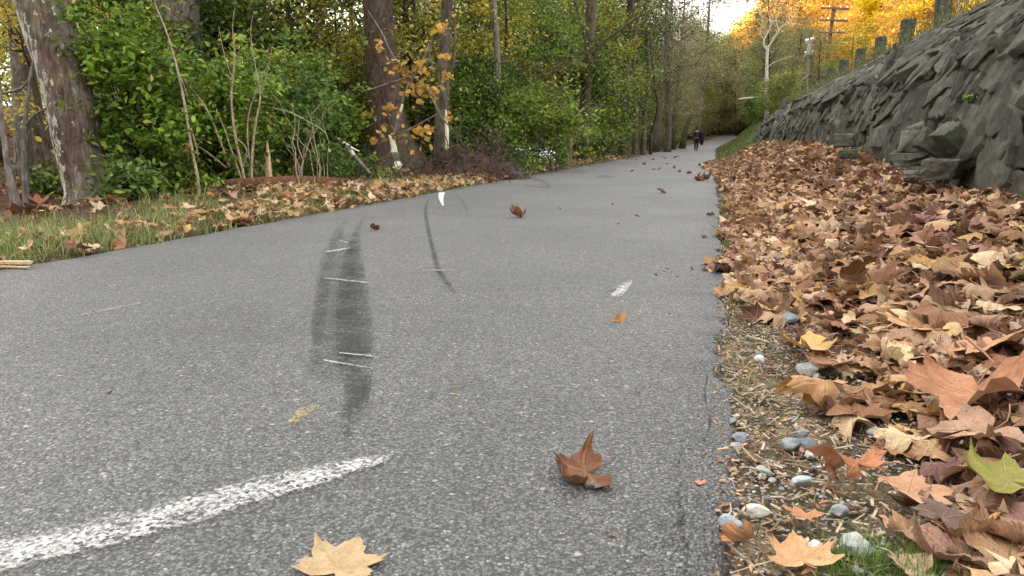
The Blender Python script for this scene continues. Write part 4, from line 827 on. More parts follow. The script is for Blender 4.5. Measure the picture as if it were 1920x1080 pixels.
KT = dict(
    green1=kind_tree(1, 6.5, .09, GREEN, (.6, 6.8), 2.2, 150, 75, .34, .055, 'bark_d'),
    green2=kind_tree(2, 8, .12, GREEN, (1.2, 8.5), 2.8, 160, 80, .40, .06, 'bark_d'),
    ygreen=kind_tree(3, 7.5, .10, YGREEN, (.9, 8), 2.7, 150, 75, .40, .065, 'bark'),
    ygreen2=kind_tree(4, 10, .16, YGREEN, (2, 11), 3.4, 170, 80, .48, .075, 'bark'),
    yellow=kind_tree(5, 7, .09, YELLOW, (1.6, 7.5), 2.5, 120, 60, .36, .06, 'bark'),
    dark=kind_tree(6, 11, .2, DARKG, (1, 11), 3.2, 180, 85, .5, .07, 'bark_d'),
    olive=kind_tree(7, 10, .18, OLIVE, (.8, 10), 3.2, 190, 85, .5, .07, 'bark_d'),
    dusty=kind_tree(8, 9, .15, DUSTY, (1.5, 9), 2.8, 150, 80, .42, .05, 'bark'),
    orange=kind_tree(9, 14, .25, ORANGE, (1.5, 15), 4.5, 240, 85, .65, .13, 'pale', nl=20),
    orange2=kind_tree(10, 17, .28, ORANGE, (2, 18), 5, 260, 85, .7, .14, 'bark', nl=20),
    gold=kind_tree(11, 15, .25, GOLD, (1.5, 16), 4.6, 240, 85, .65, .13, 'pale', nl=20),
    bright=kind_tree(12, 12, .2, BRIGHT, (.8, 14), 2.8, 210, 90, .5, .12, 'bark'),
    airy=kind_tree(17, 13, .16, DUSTY+OLIVE, (4, 14), 4.6, 300, 55, .5, .055, 'bark', nl=22, z0=.25),
    bush1=kind_tree(14, 2.0, .03, GREEN, (.05, 2.3), 1.3, 90, 70, .26, .05, 'bark_d', nl=12, z0=.1),
    bush2=kind_tree(15, 2.2, .03, OLIVE+YGREEN, (.05, 2.6), 1.6, 95, 70, .30, .055, 'bark', nl=12, z0=.1),
    bush3=kind_tree(16, 2.6, .04, DARKG+GREEN, (.05, 3.4), 2.0, 120, 75, .34, .06, 'bark_d', nl=12, z0=.1),
    tall=kind_tree(13, 17, .26, YGREEN, (7.5, 18), 4.5, 150, 75, .7, .11, 'bark', nl=12, z0=.45),
)
KL = {'green1': 'green understory tree', 'green2': 'green leafy tree', 'ygreen': 'yellow green small tree', 'ygreen2': 'yellow green tree', 'yellow': 'yellow leaved small tree', 'dark': 'dark green tree', 'olive': 'olive green tree', 'dusty': 'dusty brown twiggy tree', 'orange': 'sunlit orange tree', 'orange2': 'tall sunlit orange tree', 'gold': 'sunlit golden tree', 'bright': 'bright yellow tree', 'tall': 'tall forest tree', 'airy': 'tall thin leaved tree', 'bush1': 'leafy green shrub', 'bush2': 'olive tangled shrub', 'bush3': 'dark green tall shrub'}
def plant_tree(kind, x, y, sc=1., place='', label=None, group=None, rr=None):
    tm, cm = KT[kind]; sh_ = kind.startswith('bush'); o = empty('shrub' if sh_ else 'tree', (x, y, float(zt(x, y))-.1), (rr if rr is not None else random.uniform(0, 6.28)), sc*random.uniform(.92, 1.08))
    ob('stem' if sh_ else 'trunk', tm, o); ob('foliage' if sh_ else 'crown', cm, o); o.rotation_euler[0] = random.gauss(0, .05); o.rotation_euler[1] = random.gauss(0, .05); return tag(o, label or f'{KL[kind]} {place}', 'shrub' if sh_ else 'tree', group)
def row(kinds, n, azr, yr, place, sc=(.8, 1.1), mind=2.2, seed=0, avoid=None):
    """scatter trees between two bearings (px) and two distances"""
    r = random.Random(seed); pts = []; k = 0; tries = 0
    while k < n and tries < 4000:
        tries += 1; px = r.uniform(*azr); y = r.uniform(*yr); p = at_y(px, 266, y); x = float(p[0])
        if y < 128 and -4.6 < x-float(path_shift(y)) < 3.2: continue
        if avoid and avoid[0] < px < avoid[1]: continue
        if any(math.hypot(x-a, y-b) < mind for a, b in pts): continue
        pts.append((x, y)); kd = kinds[k % len(kinds)]; random.seed(seed*100+k); plant_tree(kd, x, y, r.uniform(*sc), place, group=f'{KL[kd]}s {place}'); k += 1

# left woods, near to far
row(['ygreen', 'green2', 'yellow', 'ygreen'], 7, (-120, 640), (15, 24), 'in the woods behind the big green shrubs', (.8, 1.05), 2.6, 1)
row(['bush1', 'bush3', 'bush2'], 10, (200, 650), (13.5, 22), 'in the undergrowth behind the big green shrubs', (.8, 1.2), 1.6, 21)
row(['ygreen2', 'yellow', 'olive', 'ygreen2', 'yellow'], 15, (-200, 760), (26, 50), 'deep in the left woods', (.9, 1.3), 3.3, 2)
row(['bush3', 'bush2', 'bush3'], 24, (110, 900), (26, 48), 'on the floor of the left woods', (.9, 1.5), 2.4, 22)
row(['green1', 'green2', 'ygreen', 'yellow', 'green1'], 8, (760, 1060), (17, 28), 'behind the torn earth mound', (.6, .9), 2.0, 3)
row(['bush1', 'bush2', 'bush1', 'bush3'], 14, (850, 1085), (14.5, 26), 'in the undergrowth behind the earth mound', (.6, 1.0), 1.2, 23)
row(['ygreen2', 'green2', 'dark', 'yellow'], 10, (760, 1080), (30, 60), 'deep behind the earth mound', (.9, 1.2), 3.0, 4)
row(['bush1', 'bush3', 'bush2'], 14, (1095, 1225), (24, 44), 'crowding the left path edge', (.6, 1.0), 1.2, 24)
row(['green2', 'dark', 'green1', 'ygreen'], 9, (1090, 1215), (24, 42), 'beside the left path edge', (.75, 1.0), 1.6, 5)
row(['ygreen2', 'yellow', 'dark', 'ygreen2', 'olive'], 24, (-250, 1200), (58, 85), 'closing the back of the left woods', (.6, .8), 4.2, 25)
row(['bush3', 'bush2'], 16, (1190, 1296), (44, 75), 'at the foot of the trees along the far path', (.7, 1.1), 1.6, 26)
row(['olive', 'dark', 'olive', 'green2'], 9, (1180, 1290), (42, 72), 'lining the far left path edge', (.75, 1.0), 2.0, 6)
row(['dusty', 'olive', 'ygreen2', 'olive', 'dusty'], 12, (1262, 1312), (70, 118), 'overhanging the far end of the path', (.9, 1.3), 2.5, 7)
# right, beyond the wall
row(['olive', 'green2', 'olive', 'dusty'], 11, (1362, 1440), (48, 85), 'on the bank right of the far path', (.55, .85), 2.2, 8)
row(['bush2', 'bush3', 'bush1'], 18, (1362, 1480), (40, 80), 'on the slope right of the far path', (.5, 1.0), 1.6, 27)
row(['olive', 'dusty', 'olive', 'ygreen2', 'ygreen'], 18, (1300, 1500), (88, 130), 'at the bend of the far path', (.8, 1.15), 3.4, 9)
row(['olive', 'ygreen', 'olive'], 8, (1430, 1580), (58, 85), 'behind the row of short posts', (.5, .75), 2.6, 10)
row(['orange', 'gold', 'orange2', 'orange'], 18, (1372, 1500), (140, 185), 'on the far hillside', (1.0, 1.35), 4, 11)
row(['orange2', 'orange', 'gold', 'orange', 'orange2'], 30, (1480, 1800), (95, 175), 'on the hillside above the upper road', (.85, 1.2), 4.5, 12, (1585, 1665))
row(['orange', 'gold'], 10, (1560, 1960), (60, 100), 'on the right hill above the wall', (.8, 1.0), 4.5, 13, (1560, 1690))
row(['olive', 'ygreen2', 'dusty', 'olive', 'ygreen2'], 14, (1282, 1345), (104, 150), 'around the far bend of the path', (1.35, 1.7), 2.6, 31)
row(['dusty', 'olive', 'ygreen2'], 10, (1350, 1410), (95, 150), 'beyond the bare pale tree', (1.1, 1.5), 3., 32)
row(['orange', 'gold', 'orange2'], 8, (1585, 1665), (125, 170), 'behind the lemon yellow tree', (.9, 1.2), 4., 33)
for k_, (px_, y_0) in enumerate([(1228, 46), (1262, 60), (1250, 78), (1180, 52), (1312, 100)]):
    plant_tree('airy', float(at_y(px_, 266, y_0)[0]), y_0, 1.7 if y_0 == 100 else 1.0, label=['thin leaved tree leaning over the walker', 'second thin leaved tree over the far path', 'farthest thin leaved tree over the far path', 'thin leaved tree left of the walker', 'tall thin leaved tree at the far bend of the path'][k_])
row(['bush2'], 14, (1285, 1400), (132, 165), 'closing the view at the far bend', (1.7, 2.3), 2.6, 34)
row(['yellow'], 7, (470, 900), (15, 21), 'between the thick trunk and the slim grey trunk', (.6, .95), 1.8, 41)
row(['yellow'], 4, (-60, 180), (9.5, 16), 'behind the leaning sycamore', (.75, 1.0), 1.8, 42)
p = at_y(1622, 60, 112); plant_tree('bright', float(p[0]), 112, 1.35, label='brilliant lemon yellow tree between the utility pole and the posts')

# ---------------------------------------------------------------- trunks that can be told apart on the left
def px_line(pts, Y, n=None):
    """(px, py, width px[, extra distance]) -> spline points and radii at distance Y along the path"""
    A = np.array([(q+(0,))[:4] if len(q) < 4 else q for q in pts], float); A = spline(A, n or max(8, len(A)*5)); P = np.array([at_y(a[0], a[1], Y+a[3]) for a in A])
    d = (P-CAM)@cf; return P, np.maximum(A[:, 2], .6)/FPX*d/2
def big_tree(pts, Y, bark, label, limbs=(), extend=7., crown=None, sides=18, rough=.10, name='tree', cat='tree', group=None, twigs=()):
    P, rad = px_line(pts, Y, 26); P = P[::-1] if P[0][2] > P[-1][2] else P; rad = rad if pts[0][1] > pts[-1][1] else rad[::-1]
    base = P[0].copy(); g0 = float(zt(base[0], base[1])); base[2] = g0
    low = np.array([[P[0][0]-(P[1][0]-P[0][0])*.3, P[0][1], min(g0, P[0][2])-.15]]); P = np.concatenate([low, P]); rad = np.concatenate([[rad[0]*1.12], rad])
    if extend:
        d = P[-1]-P[-6]; d /= np.linalg.norm(d); k = np.linspace(.12, 1, 8)[:, None]; E = P[-1]+d*extend*k*np.array([.7, .7, 1]); P = np.concatenate([P, E]); rad = np.concatenate([rad, rad[-1]*(1-.6*k[:, 0])])
    o = empty(name, base); mb = MB(); mb.tube(P, rad, sides, rough=rough, seed=int(abs(pts[0][0])))
    r = np.random.default_rng(int(abs(pts[0][0]))+3)
    if extend and crown:
        for k in range(7):
            b = P[-1-k]; a = r.uniform(0, 6.28); mb.tube(b+np.array([math.cos(a), math.sin(a), .5])*np.linspace(0, 2.4, 6)[:, None]+np.concatenate([np.zeros((1, 3)), np.cumsum(r.normal(0, .1, (5, 3)), 0)]), np.linspace(rad[-1]*.7, .01, 6), 6)
    for lm in limbs: LP, lr = px_line(lm, Y); mb.tube(LP, lr, 8, rough=.1, seed=3)
    mb.build('trunk', M[bark], o, base)
    if crown:
        top = P[-1]; q, cl = crown_pts(r, 32, 70, .55, lambda r: top+r.normal(size=3)*np.array([1.5, 1.5, .9])-[0, 0, .6]); V, T, c = leaf_cards(q, r.uniform(.07, .11, len(q)), r, tints(r, len(q), crown, cl)); mk('crown', V-base, T, M['foliage'], c, smooth=False, parent=o)
    return tag(o, label, cat, group)
big_tree([(176, 400, 124), (170, 378, 96), (166, 355, 83), (158, 320, 80), (143, 250, 82), (130, 190, 84), (112, 120, 86), (92, 60, 88), (77, 0, 90), (62, -50, 92)], 6.6, 'syc', 'large leaning sycamore with white flaking bark at the far left', extend=7, crown=YGREEN, sides=40, rough=.05)
big_tree([(47, 310, 36), (45, 260, 34), (40, 150, 33), (36, 60, 34), (32, -30, 36)], 12, 'grey', 'straight grey trunk behind the bare sapling at the left edge', crown=YGREEN)
big_tree([(52, 400, 15), (49, 360, 13), (47, 300, 12), (46, 236, 11)], 6.4, 'grey', 'bare forked grey sapling left of the leaning sycamore', extend=0, sides=10,
    limbs=[[(46, 240, 9), (52, 190, 7), (60, 130, 6), (70, 90, 4), (84, 40, 3)], [(47, 236, 7), (66, 215, 5), (92, 200, 4), (120, 190, 2)], [(46, 245, 6), (30, 225, 5), (10, 190, 4)], [(60, 140, 4), (40, 165, 5), (0, 176, 6), (-30, 180, 6)]])
big_tree([(34, 395, 20), (20, 340, 14), (10, 280, 10), (3, 225, 9), (-2, 160, 8)], 6.0, 'grey', 'thin crooked grey sapling cut by the left picture edge', extend=2, sides=10)
big_tree([(352, 330, 76), (350, 240, 72), (345, 150, 74), (340, 60, 78), (335, -30, 82)], 13, 'grey', 'broad grey brown trunk rising behind the big green shrubs', crown=YGREEN, sides=26)
big_tree([(586, 260, 22), (590, 160, 20), (596, 60, 21), (600, -30, 22)], 24, 'bark_d', 'dark slim trunk above the right part of the green shrubs', crown=YGREEN)
big_tree([(752, 318, 118), (742, 285, 84), (733, 250, 70), (722, 180, 63), (716, 110, 60), (708, 0, 56), (706, -40, 56)], 14.6, 'bark_r', 'thick red brown trunk with flared foot left of the earth mound', crown=YGREEN, sides=34, rough=.06,
    limbs=[[(748, 292, 40), (775, 298, 26), (800, 306, 16), (820, 322, 8)]])
big_tree([(806, 250, 8), (805, 180, 7), (808, 130, 9), (802, 92, 9), (796, 60, 10), (799, 28, 9), (796, -20, 9)], 18, 'pale', 'slim crooked white trunk behind the broken tree', crown=YELLOW, sides=10)
ot = big_tree([(826, 318, 28), (827, 250, 24), (832, 150, 24), (835, 60, 21), (838, -30, 20)], 12.4, 'bark', 'brown trunk with a pale torn splinter on its right side', crown=GREEN, sides=20,
    limbs=[[(834, 160, 8), (850, 120, 6), (853, 60, 5), (852, 0, 4), (850, -40, 3)]])
P, rad = px_line([(838, 282, 7), (838, 262, 8), (837, 235, 7), (836, 205, 2)], 12.1, 12); mb = MB(); mb.tube(P, rad, 5, rough=.3); mb.build('splintered_wood', M['splitp'], ot, tuple(ot.location))
big_tree([(936, 305, 16), (935, 230, 14), (934, 150, 12), (930, 60, 11), (922, -30, 12)], 16, 'grey', 'slim grey trunk right of the earth mound', crown=GREEN, sides=12)
big_tree([(900, 200, 12), (890, 140, 11), (893, 80, 10), (880, 0, 10)], 24, 'bark_d', 'leaning dark trunk deep behind the earth mound', crown=YGREEN, sides=8)
big_tree([(1095, 306, 20), (1096, 240, 17), (1101, 150, 17), (1106, 60, 19), (1111, -30, 21)], 22.5, 'bark', 'straight brown trunk standing at the left path edge with a rising side limb', crown=GREEN, sides=16,
    limbs=[[(1103, 120, 8), (1130, 80, 7), (1165, 55, 5), (1200, 30, 4), (1240, 10, 2)], [(1104, 90, 7), (1090, 50, 5), (1078, 0, 4)]])
big_tree([(1078, 304, 10), (1086, 240, 9), (1092, 180, 8), (1098, 120, 6)], 22.6, 'bark', 'thin leaning trunk touching the left of the straight brown trunk', extend=0, sides=8)
big_tree([(1071, 300, 7), (1076, 250, 7), (1080, 200, 6), (1076, 150, 5)], 23, 'bark', 'thinnest stem at the left of the straight brown trunk', extend=0, sides=8)
for k, (pts, Y, lb) in enumerate([([(1166, 288, 14), (1168, 220, 13), (1172, 150, 12), (1180, 40, 12), (1184, -20, 12)], 30, 'dark trunk between the straight brown trunk and the far trees'),
    ([(1190, 282, 10), (1192, 210, 9), (1188, 120, 8), (1196, 20, 8)], 33, 'slender trunk just right of the dark trunk'), ([(1206, 282, 10), (1209, 210, 8), (1216, 150, 7), (1212, 60, 7)], 36, 'slim slightly bent trunk among the far left trees'),
    ([(1220, 280, 6), (1221, 250, 6), (1231, 218, 6), (1233, 195, 5), (1229, 170, 4)], 37, 'thin black crooked stem at the left of the far path'), ([(1252, 276, 13), (1254, 230, 11), (1252, 180, 10), (1250, 80, 9)], 47, 'stout brown trunk nearest to the walker'),
    ([(1280, 268, 12), (1288, 235, 9), (1296, 215, 6)], 66, 'leaning trunk arching over the walker')]):
    big_tree(pts, Y, 'bark_d' if k in (0, 3) else 'bark', lb, extend=3 if k < 5 else 0, sides=8)
big_tree([(1437, 214, 8), (1437, 170, 7), (1438, 110, 6), (1440, 86, 6)], 45, 'pale', 'pale bare tree forking widely on the bank right of the path', extend=0, sides=8, name='bare_tree',
    limbs=[[(1440, 90, 3.60), (1452, 70, 2.88), (1468, 48, 2.16), (1490, 30, 1.44), (1500, 10, 1.08)], [(1439, 96, 3.60), (1432, 78, 2.88), (1444, 50, 2.16), (1440, 20, 1.44), (1436, -10, 1.44)], [(1460, 60, 2.16), (1456, 30, 1.80), (1470, 5, 1.44), (1478, -20, 1.08)], [(1434, 80, 2.16), (1425, 60, 1.44), (1430, 40, 1.15), (1420, 15, 0.86)],
           [(1445, 50, 1.73), (1460, 25, 1.44), (1450, 0, 1.08)], [(1470, 47, 1.44), (1490, 45, 1.08), (1506, 48, 0.72)], [(1438, 128, 1.73), (1450, 118, 1.44), (1470, 110, 1.01), (1490, 104, 0.72)], [(1450, 42, 1.44), (1430, 30, 1.08), (1418, 8, 0.72)], [(1440, 60, 1.44), (1424, 44, 1.01), (1410, 30, 0.72)], [(1480, 38, 1.30), (1478, 18, 0.94), (1488, -6, 0.72)]])

# the big green shrubs beside the sycamore, each with its stems and foliage
def shrub(px, Y, zc, rx, rz_, n, leaf, pal, label, seed, place_z=None):
    r = np.random.default_rng(seed); b = at_y(px, 300, Y); b[2] = float(zt(b[0], b[1])); o = empty('shrub', b); mb = MB(); tips = []
    for k in range(16):
        a = r.uniform(0, 6.28); d = np.array([math.cos(a)*rx*.9*r.uniform(.2, 1), math.sin(a)*rx*.6*r.uniform(.2, 1), zc+rz_*r.uniform(-.1, .9)]); Q = d*np.linspace(0, 1, 8)[:, None]**np.array([1.4, 1.4, .9])+np.concatenate([np.zeros((1, 3)), np.cumsum(r.normal(0, .03, (7, 3)), 0)]); mb.tube(Q, np.linspace(.014, .003, 8), 5, cap=False); tips += [Q[-1], Q[-3]]
    mb.build('stem', M['bark_d'], o)
    def env(r):
        if r.uniform() < .25: return tips[int(r.integers(len(tips)))]
        v = r.normal(size=3); v /= np.linalg.norm(v); q = r.uniform(.35, 1)**.6*(.5+1.0*float(vn(np.array([v[0]*3.2+seed]), np.array([v[1]*3.2+v[2]*3.2]))[0])); return np.array([v[0]*rx*q, v[1]*rx*.75*q, max(.08, zc+v[2]*rz_*q)])
    P, cl = crown_pts(r, int(n*.66), 34, .13, env); P[:, 2] = np.maximum(P[:, 2], .04); V, T, c = leaf_cards(P, r.uniform(.6, 1.25, len(P))*leaf, r, tints(r, len(P), pal, cl), .75, .5); mk('foliage', V, T, M['foliage'], c, smooth=False, parent=o)
    return tag(o, label, 'shrub')
BG = [((.12, .20, .022), 3), ((.18, .265, .038), 3), ((.06, .11, .015), 2), ((.25, .31, .06), 1.6), ((.42, .36, .08), .35)]
BG2 = [((.085, .15, .03), 3), ((.13, .20, .05), 2), ((.055, .10, .02), 2), ((.22, .27, .07), 1)]
shrub(262, 7.0, 1.05, .66, .95, 220, .045, BG, 'bright green leafy shrub overlapping the right side of the leaning sycamore', 1)
shrub(395, 7.9, .86, .9, .78, 240, .045, BG, 'broad green shrub in the middle of the left thicket behind bare stems', 2)
shrub(535, 9.2, .9, .9, .85, 240, .045, BG2, 'dark green shrub behind the pinkish broken stake', 3)
shrub(610, 11.0, .95, .62, .9, 190, .045, BG, 'green shrub touching the left of the thick red brown trunk', 4)
shrub(480, 10.5, 1.8, .8, .5, 80, .05, YGREEN, 'yellow green shrub top rising over the left thicket', 5)
shrub(230, 8.6, 2.5, .8, .6, 120, .05, BG, 'high green spray of leaves right of the sycamore trunk', 6)
shrub(1010, 15.5, .85, 1.2, .8, 220, .045, BG, 'rounded green shrub behind the white asters', 7)
shrub(940, 17.5, 1.1, 1.1, 1.0, 200, .05, BG2, 'dark green shrub between slim grey trunk and earth mound', 8)
for k, (px, Y) in enumerate([(110, 7.6), (205, 7.4), (330, 7.2)]):
    shrub(px, Y, .16, .35, .2, 26, .05, BG2, ['broad leaved weed left of the sycamore foot', 'low weeds in front of the sycamore foot', 'low weeds under the bright green shrub'][k], 20+k)

for k, (px, Y, wd_) in enumerate([(150, 6.9, .3), (240, 6.4, .3), (330, 7.0, .35), (290, 7.4, .45), (350, 8.2, .5), (420, 8.4, .45), (520, 9.0, .5), (600, 9.8, .5), (680, 10.6, .45), (890, 12.6, .4), (980, 14.2, .5), (1040, 17, .6)]):
    o = shrub(px, Y, .17, wd_, .22, 30, .04, BG2 if k % 2 else BG, 'low green weeds along the foot of the left thicket', 40+k); o['group'] = 'low weeds along the foot of the thicket'
# bare pale stems in front of the shrubs
def stems(name, base_px, Y, lines, label, mat='stem', cat='sapling'):
    b = at_y(*base_px, Y); b[2] = float(zt(b[0], b[1])); o = empty(name, b)
    for ln_ in lines: P, rad = px_line(ln_, Y); P[0][2] = min(P[0][2], b[2]+.02) if ln_[0][1] > base_px[1]-30 else P[0][2]; mb = MB(); mb.tube(P, np.maximum(rad*np.linspace(.95, .6, len(rad)), .0018), 6, rough=.15); mb.build('stem', M[mat], o, b)
    return tag(o, label, cat)
stems('bare_sapling', (376, 382), 6.9, [[(376, 384, 6), (370, 330, 6), (358, 270, 6), (347, 200, 6), (330, 120, 5), (312, 60, 4), (290, 5, 3), (285, -20, 3)], [(350, 215, 4), (336, 140, 3), (352, 180, 2)], [(358, 240, 3), (368, 275, 3), (372, 300, 2)]], 'tall single bare pale stem leaning left in front of the shrubs')
stems('bare_sapling', (462, 364), 7.4, [[(464, 366, 6), (455, 320, 6), (440, 250, 6), (434, 180, 5), (440, 110, 4), (436, 50, 2), (442, 0, 1)], [(458, 350, 5), (440, 300, 4), (420, 240, 3), (405, 205, 3)], [(430, 312, 4), (412, 262, 4), (385, 200, 4), (345, 150, 3), (318, 112, 2)], [(474, 360, 5), (472, 310, 5), (478, 240, 5), (488, 180, 4), (478, 120, 3), (470, 60, 2), (476, 20, 1)], [(486, 190, 3), (500, 140, 2), (512, 80, 1)], [(400, 225, 3), (360, 170, 2), (300, 100, 1.5)], [(436, 150, 2), (420, 100, 1.5), (410, 50, 1)], [(425, 315, 4), (380, 280, 4), (330, 255, 3), (300, 240, 2)], [(468, 300, 3), (464, 250, 3), (470, 200, 3), (500, 125, 2)], [(450, 330, 3), (462, 280, 3), (430, 250, 2)]], 'cluster of bare pale stems fanning out in front of the shrubs')
stems('bare_sapling', (568, 346), 8.4, [[(566, 348, 6), (565, 320, 6), (570, 295, 5)], [(570, 298, 4), (583, 255, 3), (592, 230, 2)], [(568, 300, 4), (558, 270, 3), (562, 220, 2)], [(567, 325, 3), (552, 290, 2), (545, 262, 2)]], 'small forked bare stem right of the broken stake')
stems('bare_sapling', (500, 360), 8.6, [[(490, 200, 3), (540, 210, 4), (590, 235, 4), (612, 250, 3)], [(582, 218, 2), (606, 188, 2)]], 'long thin arching bare twig over the broken stake')
# broken stake, broken limb, stump, log, wood scraps
P, rad = px_line([(505, 362, 12), (504, 330, 12), (503, 300, 9), (502, 285, 7), (501, 264, 2)], 7.9, 14); mb = MB(); mb.tube(P*np.array([1, 1, 1]), rad, 5, rough=.25, seed=4); b = P[0]
tag(mb.build('broken_stake', M['split'], smooth=False), 'upright pinkish splintered wooden stake in front of the shrubs', 'stake')
o = empty('broken_branch', at_y(690, 325, 9.6)); bb = tuple(o.location)
mb = MB(); P, rad = px_line([(694, 326, 7), (678, 308, 8), (664, 292, 9)], 9.6); mb.tube(P, rad, 7, rough=.15); mb.build('bark', M['grey'], o, bb); mb = MB(); P, rad = px_line([(636, 262, 5), (620, 254, 4), (600, 244, 3)], 9.6); mb.tube(P, rad, 6, rough=.15); mb.build('bark', M['grey'], o, bb)
mb = MB(); P, rad = px_line([(664, 292, 9), (652, 277, 8), (644, 268, 7), (634, 260, 5)], 9.6); mb.tube(P, rad*1.03, 7, rough=.2); P, rad = px_line([(648, 270, 5), (660, 278, 5), (674, 284, 2)], 9.55); mb.tube(P, rad, 5, rough=.2); mb.build('stripped_wood', M['splitp'], o, bb)
tag(o, 'snapped branch showing white stripped wood left of the stump', 'broken branch')
o = empty('broken_tree', at_y(742, 322, 11.2)); bb = tuple(o.location)
mb = MB(); P, rad = px_line([(746, 336, 20), (744, 318, 19), (741, 300, 16), (739, 285, 14)], 11.2); mb.tube(P, rad, 10, rough=.15)
for ln_ in ([(736, 262, 8), (744, 240, 9), (750, 215, 7), (758, 180, 6), (776, 142, 5), (800, 100, 4), (815, 60, 3)], [(738, 252, 4), (760, 246, 3), (800, 225, 3), (845, 200, 2)], [(776, 142, 4), (735, 155, 4), (690, 170, 4), (676, 174, 3)], [(776, 142, 4), (740, 110, 4), (715, 60, 3), (690, 20, 2)], [(776, 142, 5), (806, 178, 5), (825, 215, 4), (850, 245, 3)], [(800, 100, 3), (830, 70, 2.5), (860, 60, 2)], [(740, 110, 3), (760, 90, 2), (790, 84, 1.5)]): P, rad = px_line(ln_, 11.2); mb.tube(P, rad, 6, rough=.15)
mb.build('trunk', M['grey'], o, bb)
mb = MB(); P, rad = px_line([(739, 286, 14), (738, 275, 11), (735, 262, 9), (729, 254, 3)], 11.2); mb.tube(P, rad*1.03, 8, rough=.2); mb.build('stripped_wood', M['splitp'], o, bb); mb = MB(); P, rad = px_line([(745, 222, 5), (752, 205, 5), (755, 195, 3)], 11.1); mb.tube(P, rad, 6); mb.build('stripped_wood', M['splitp'], o, bb); mb = MB(); P, rad = px_line([(744, 316, 17), (746, 307, 15), (747, 303, 9)], 11.1); mb.tube(P, rad, 8, rough=.2); mb.build('stripped_wood', M['splitp'], o, bb)
r = np.random.default_rng(9); q = []
for x, y, s_, n in ((712, 85, 9, 6), (738, 115, 4, 2), (762, 130, 30, 26), (780, 160, 22, 26), (800, 175, 22, 22), (690, 215, 10, 6), (735, 205, 12, 9), (722, 240, 8, 5), (770, 252, 26, 20), (795, 248, 16, 14), (705, 262, 10, 6), (845, 220, 8, 4), (838, 140, 10, 8), (830, 50, 16, 12), (835, 105, 10, 8), (785, 125, 16, 12)):
    for _ in range(int(n*1.5)): q.append(at_y(x+r.normal()*s_*.7, y+r.normal()*s_*.5, 11.2+r.normal()*.12))
q = np.array(q); V, T, c = leaf_cards(q, r.uniform(.035, .06, len(q)), r, tints(r, len(q), [((.62, .42, .09), 3), ((.55, .33, .10), 2), ((.5, .42, .10), 1)]), .3, .85); mk('yellow_leaves', V-np.array(bb), T, M['foliage'], c, smooth=False, parent=o)
tag(o, 'broken small tree with stripped white stump and yellow leaves beside the mound', 'broken tree')
P, rad = px_line([(425, 378, 18, 0), (480, 368, 22, .2), (540, 360, 24, .6), (600, 352, 22, 1.2), (650, 343, 16, 2.)], 7.2, 30); mb = MB(); P[:, 2] = zt(P[:, 0], P[:, 1])+.06; mb.tube(P, rad, 14, rough=.12)
tag(mb.build('fallen_log', M['rot']), 'rotten reddish log lying in leaves below the pinkish stake', 'log')
for k, (x, y, L, wd, an, lb) in enumerate([(24, 492, .085, .014, .25, 'thick split wood scrap at the left edge beside the path'), (20, 500, .10, .006, .1, 'flat wood sliver under the thick scrap at the left edge')]):
    mb = MB(); p = gz(x, y, .03-k*.015); mb.box(p, (L, wd, wd*.5), np.array(Matrix.Rotation(an, 3, 'Z'))); tag(mb.build('wood_scrap', M['split'], smooth=False), lb, 'wood scrap')
p = gz(985, 306, .05); P = np.array([p+np.array([-.35, .0, .04]), p, p+np.array([.35, -.05, .02])]); mb = MB(); mb.tube(spline(P, 8), .025, 6, rough=.3); tag(mb.build('wood_scrap', M['split'], smooth=False), 'pale split plank lying right of the earth mound', 'wood scrap')

# torn earth mound with its roots
c0 = gz(868, 336); o = empty('earth_mound', (float(c0[0]), float(c0[1]), 0)); gx, gy = np.meshgrid(np.linspace(-1, 1, 90), np.linspace(-1, 1, 70), indexing='ij')
ux, uy = cr[:2]/np.linalg.norm(cr[:2]), None; rx_ = 1.05; ry_ = .75; ax_ = np.array([cr[0], cr[1]]); ay_ = np.array([-cr[1], cr[0]])
rr_ = np.hypot(gx*(1+.2*gy), gy); hh = .50*np.clip(1-rr_**1.7, 0, 1)**.8*(.45+.55*sst(-.9, -.1, gx))*(1-.45*sst(.55, 1, gx)); wx_ = gx*rx_*ax_[0]+gy*ry_*ay_[0]+c0[0]; wy_ = gx*rx_*ax_[1]+gy*ry_*ay_[1]+c0[1]+.35
hh = hh*(.35+1.3*fbm(wx_*3.2, wy_*3.2, s=91))+(fbm(wx_*9, wy_*9, s=92)-.5)*.26*(hh > .02)+(fbm(wx_*24, wy_*24, s=93)-.5)*.07*(hh > .02); Zm = zt(wx_, wy_)+hh-.03*(rr_ > .95)-.02
n, m_ = gx.shape; i = np.arange(n-1)[:, None]*m_; j = np.arange(m_-1)[None]; a = (i+j).ravel(); Q = np.stack([a, a+m_, a+m_+1, a+1], 1); loc = np.array(o.location)
mk('soil', np.stack([wx_, wy_, Zm], -1).reshape(-1, 3)-loc, Q, M['soil'], parent=o)
r = np.random.default_rng(15)
for k in range(80):
    a = r.uniform(-1, .75); e = r.uniform(-.8, .2); i0, j0 = int((a+1)/2*89), int((e+1)/2*69); st = np.array([wx_[i0, j0], wy_[i0, j0], Zm[i0, j0]]); d = np.array([r.normal()*.5, -abs(r.normal())*.25, r.uniform(-.1, .55)]); L = r.uniform(.2, .65)
    Q_ = st+d*L*np.linspace(0, 1, 9)[:, None]+np.concatenate([np.zeros((1, 3)), np.cumsum(r.normal(0, .035, (8, 3)), 0)]); mb = MB(); mb.tube(Q_, np.linspace(r.uniform(.004, .016), .002, 9), 5, rough=.3, seed=k); mb.build('root', M['rot' if k % 3 == 0 else 'bark_d' if k % 3 == 1 else 'bark'], o, loc)
mb = MB()
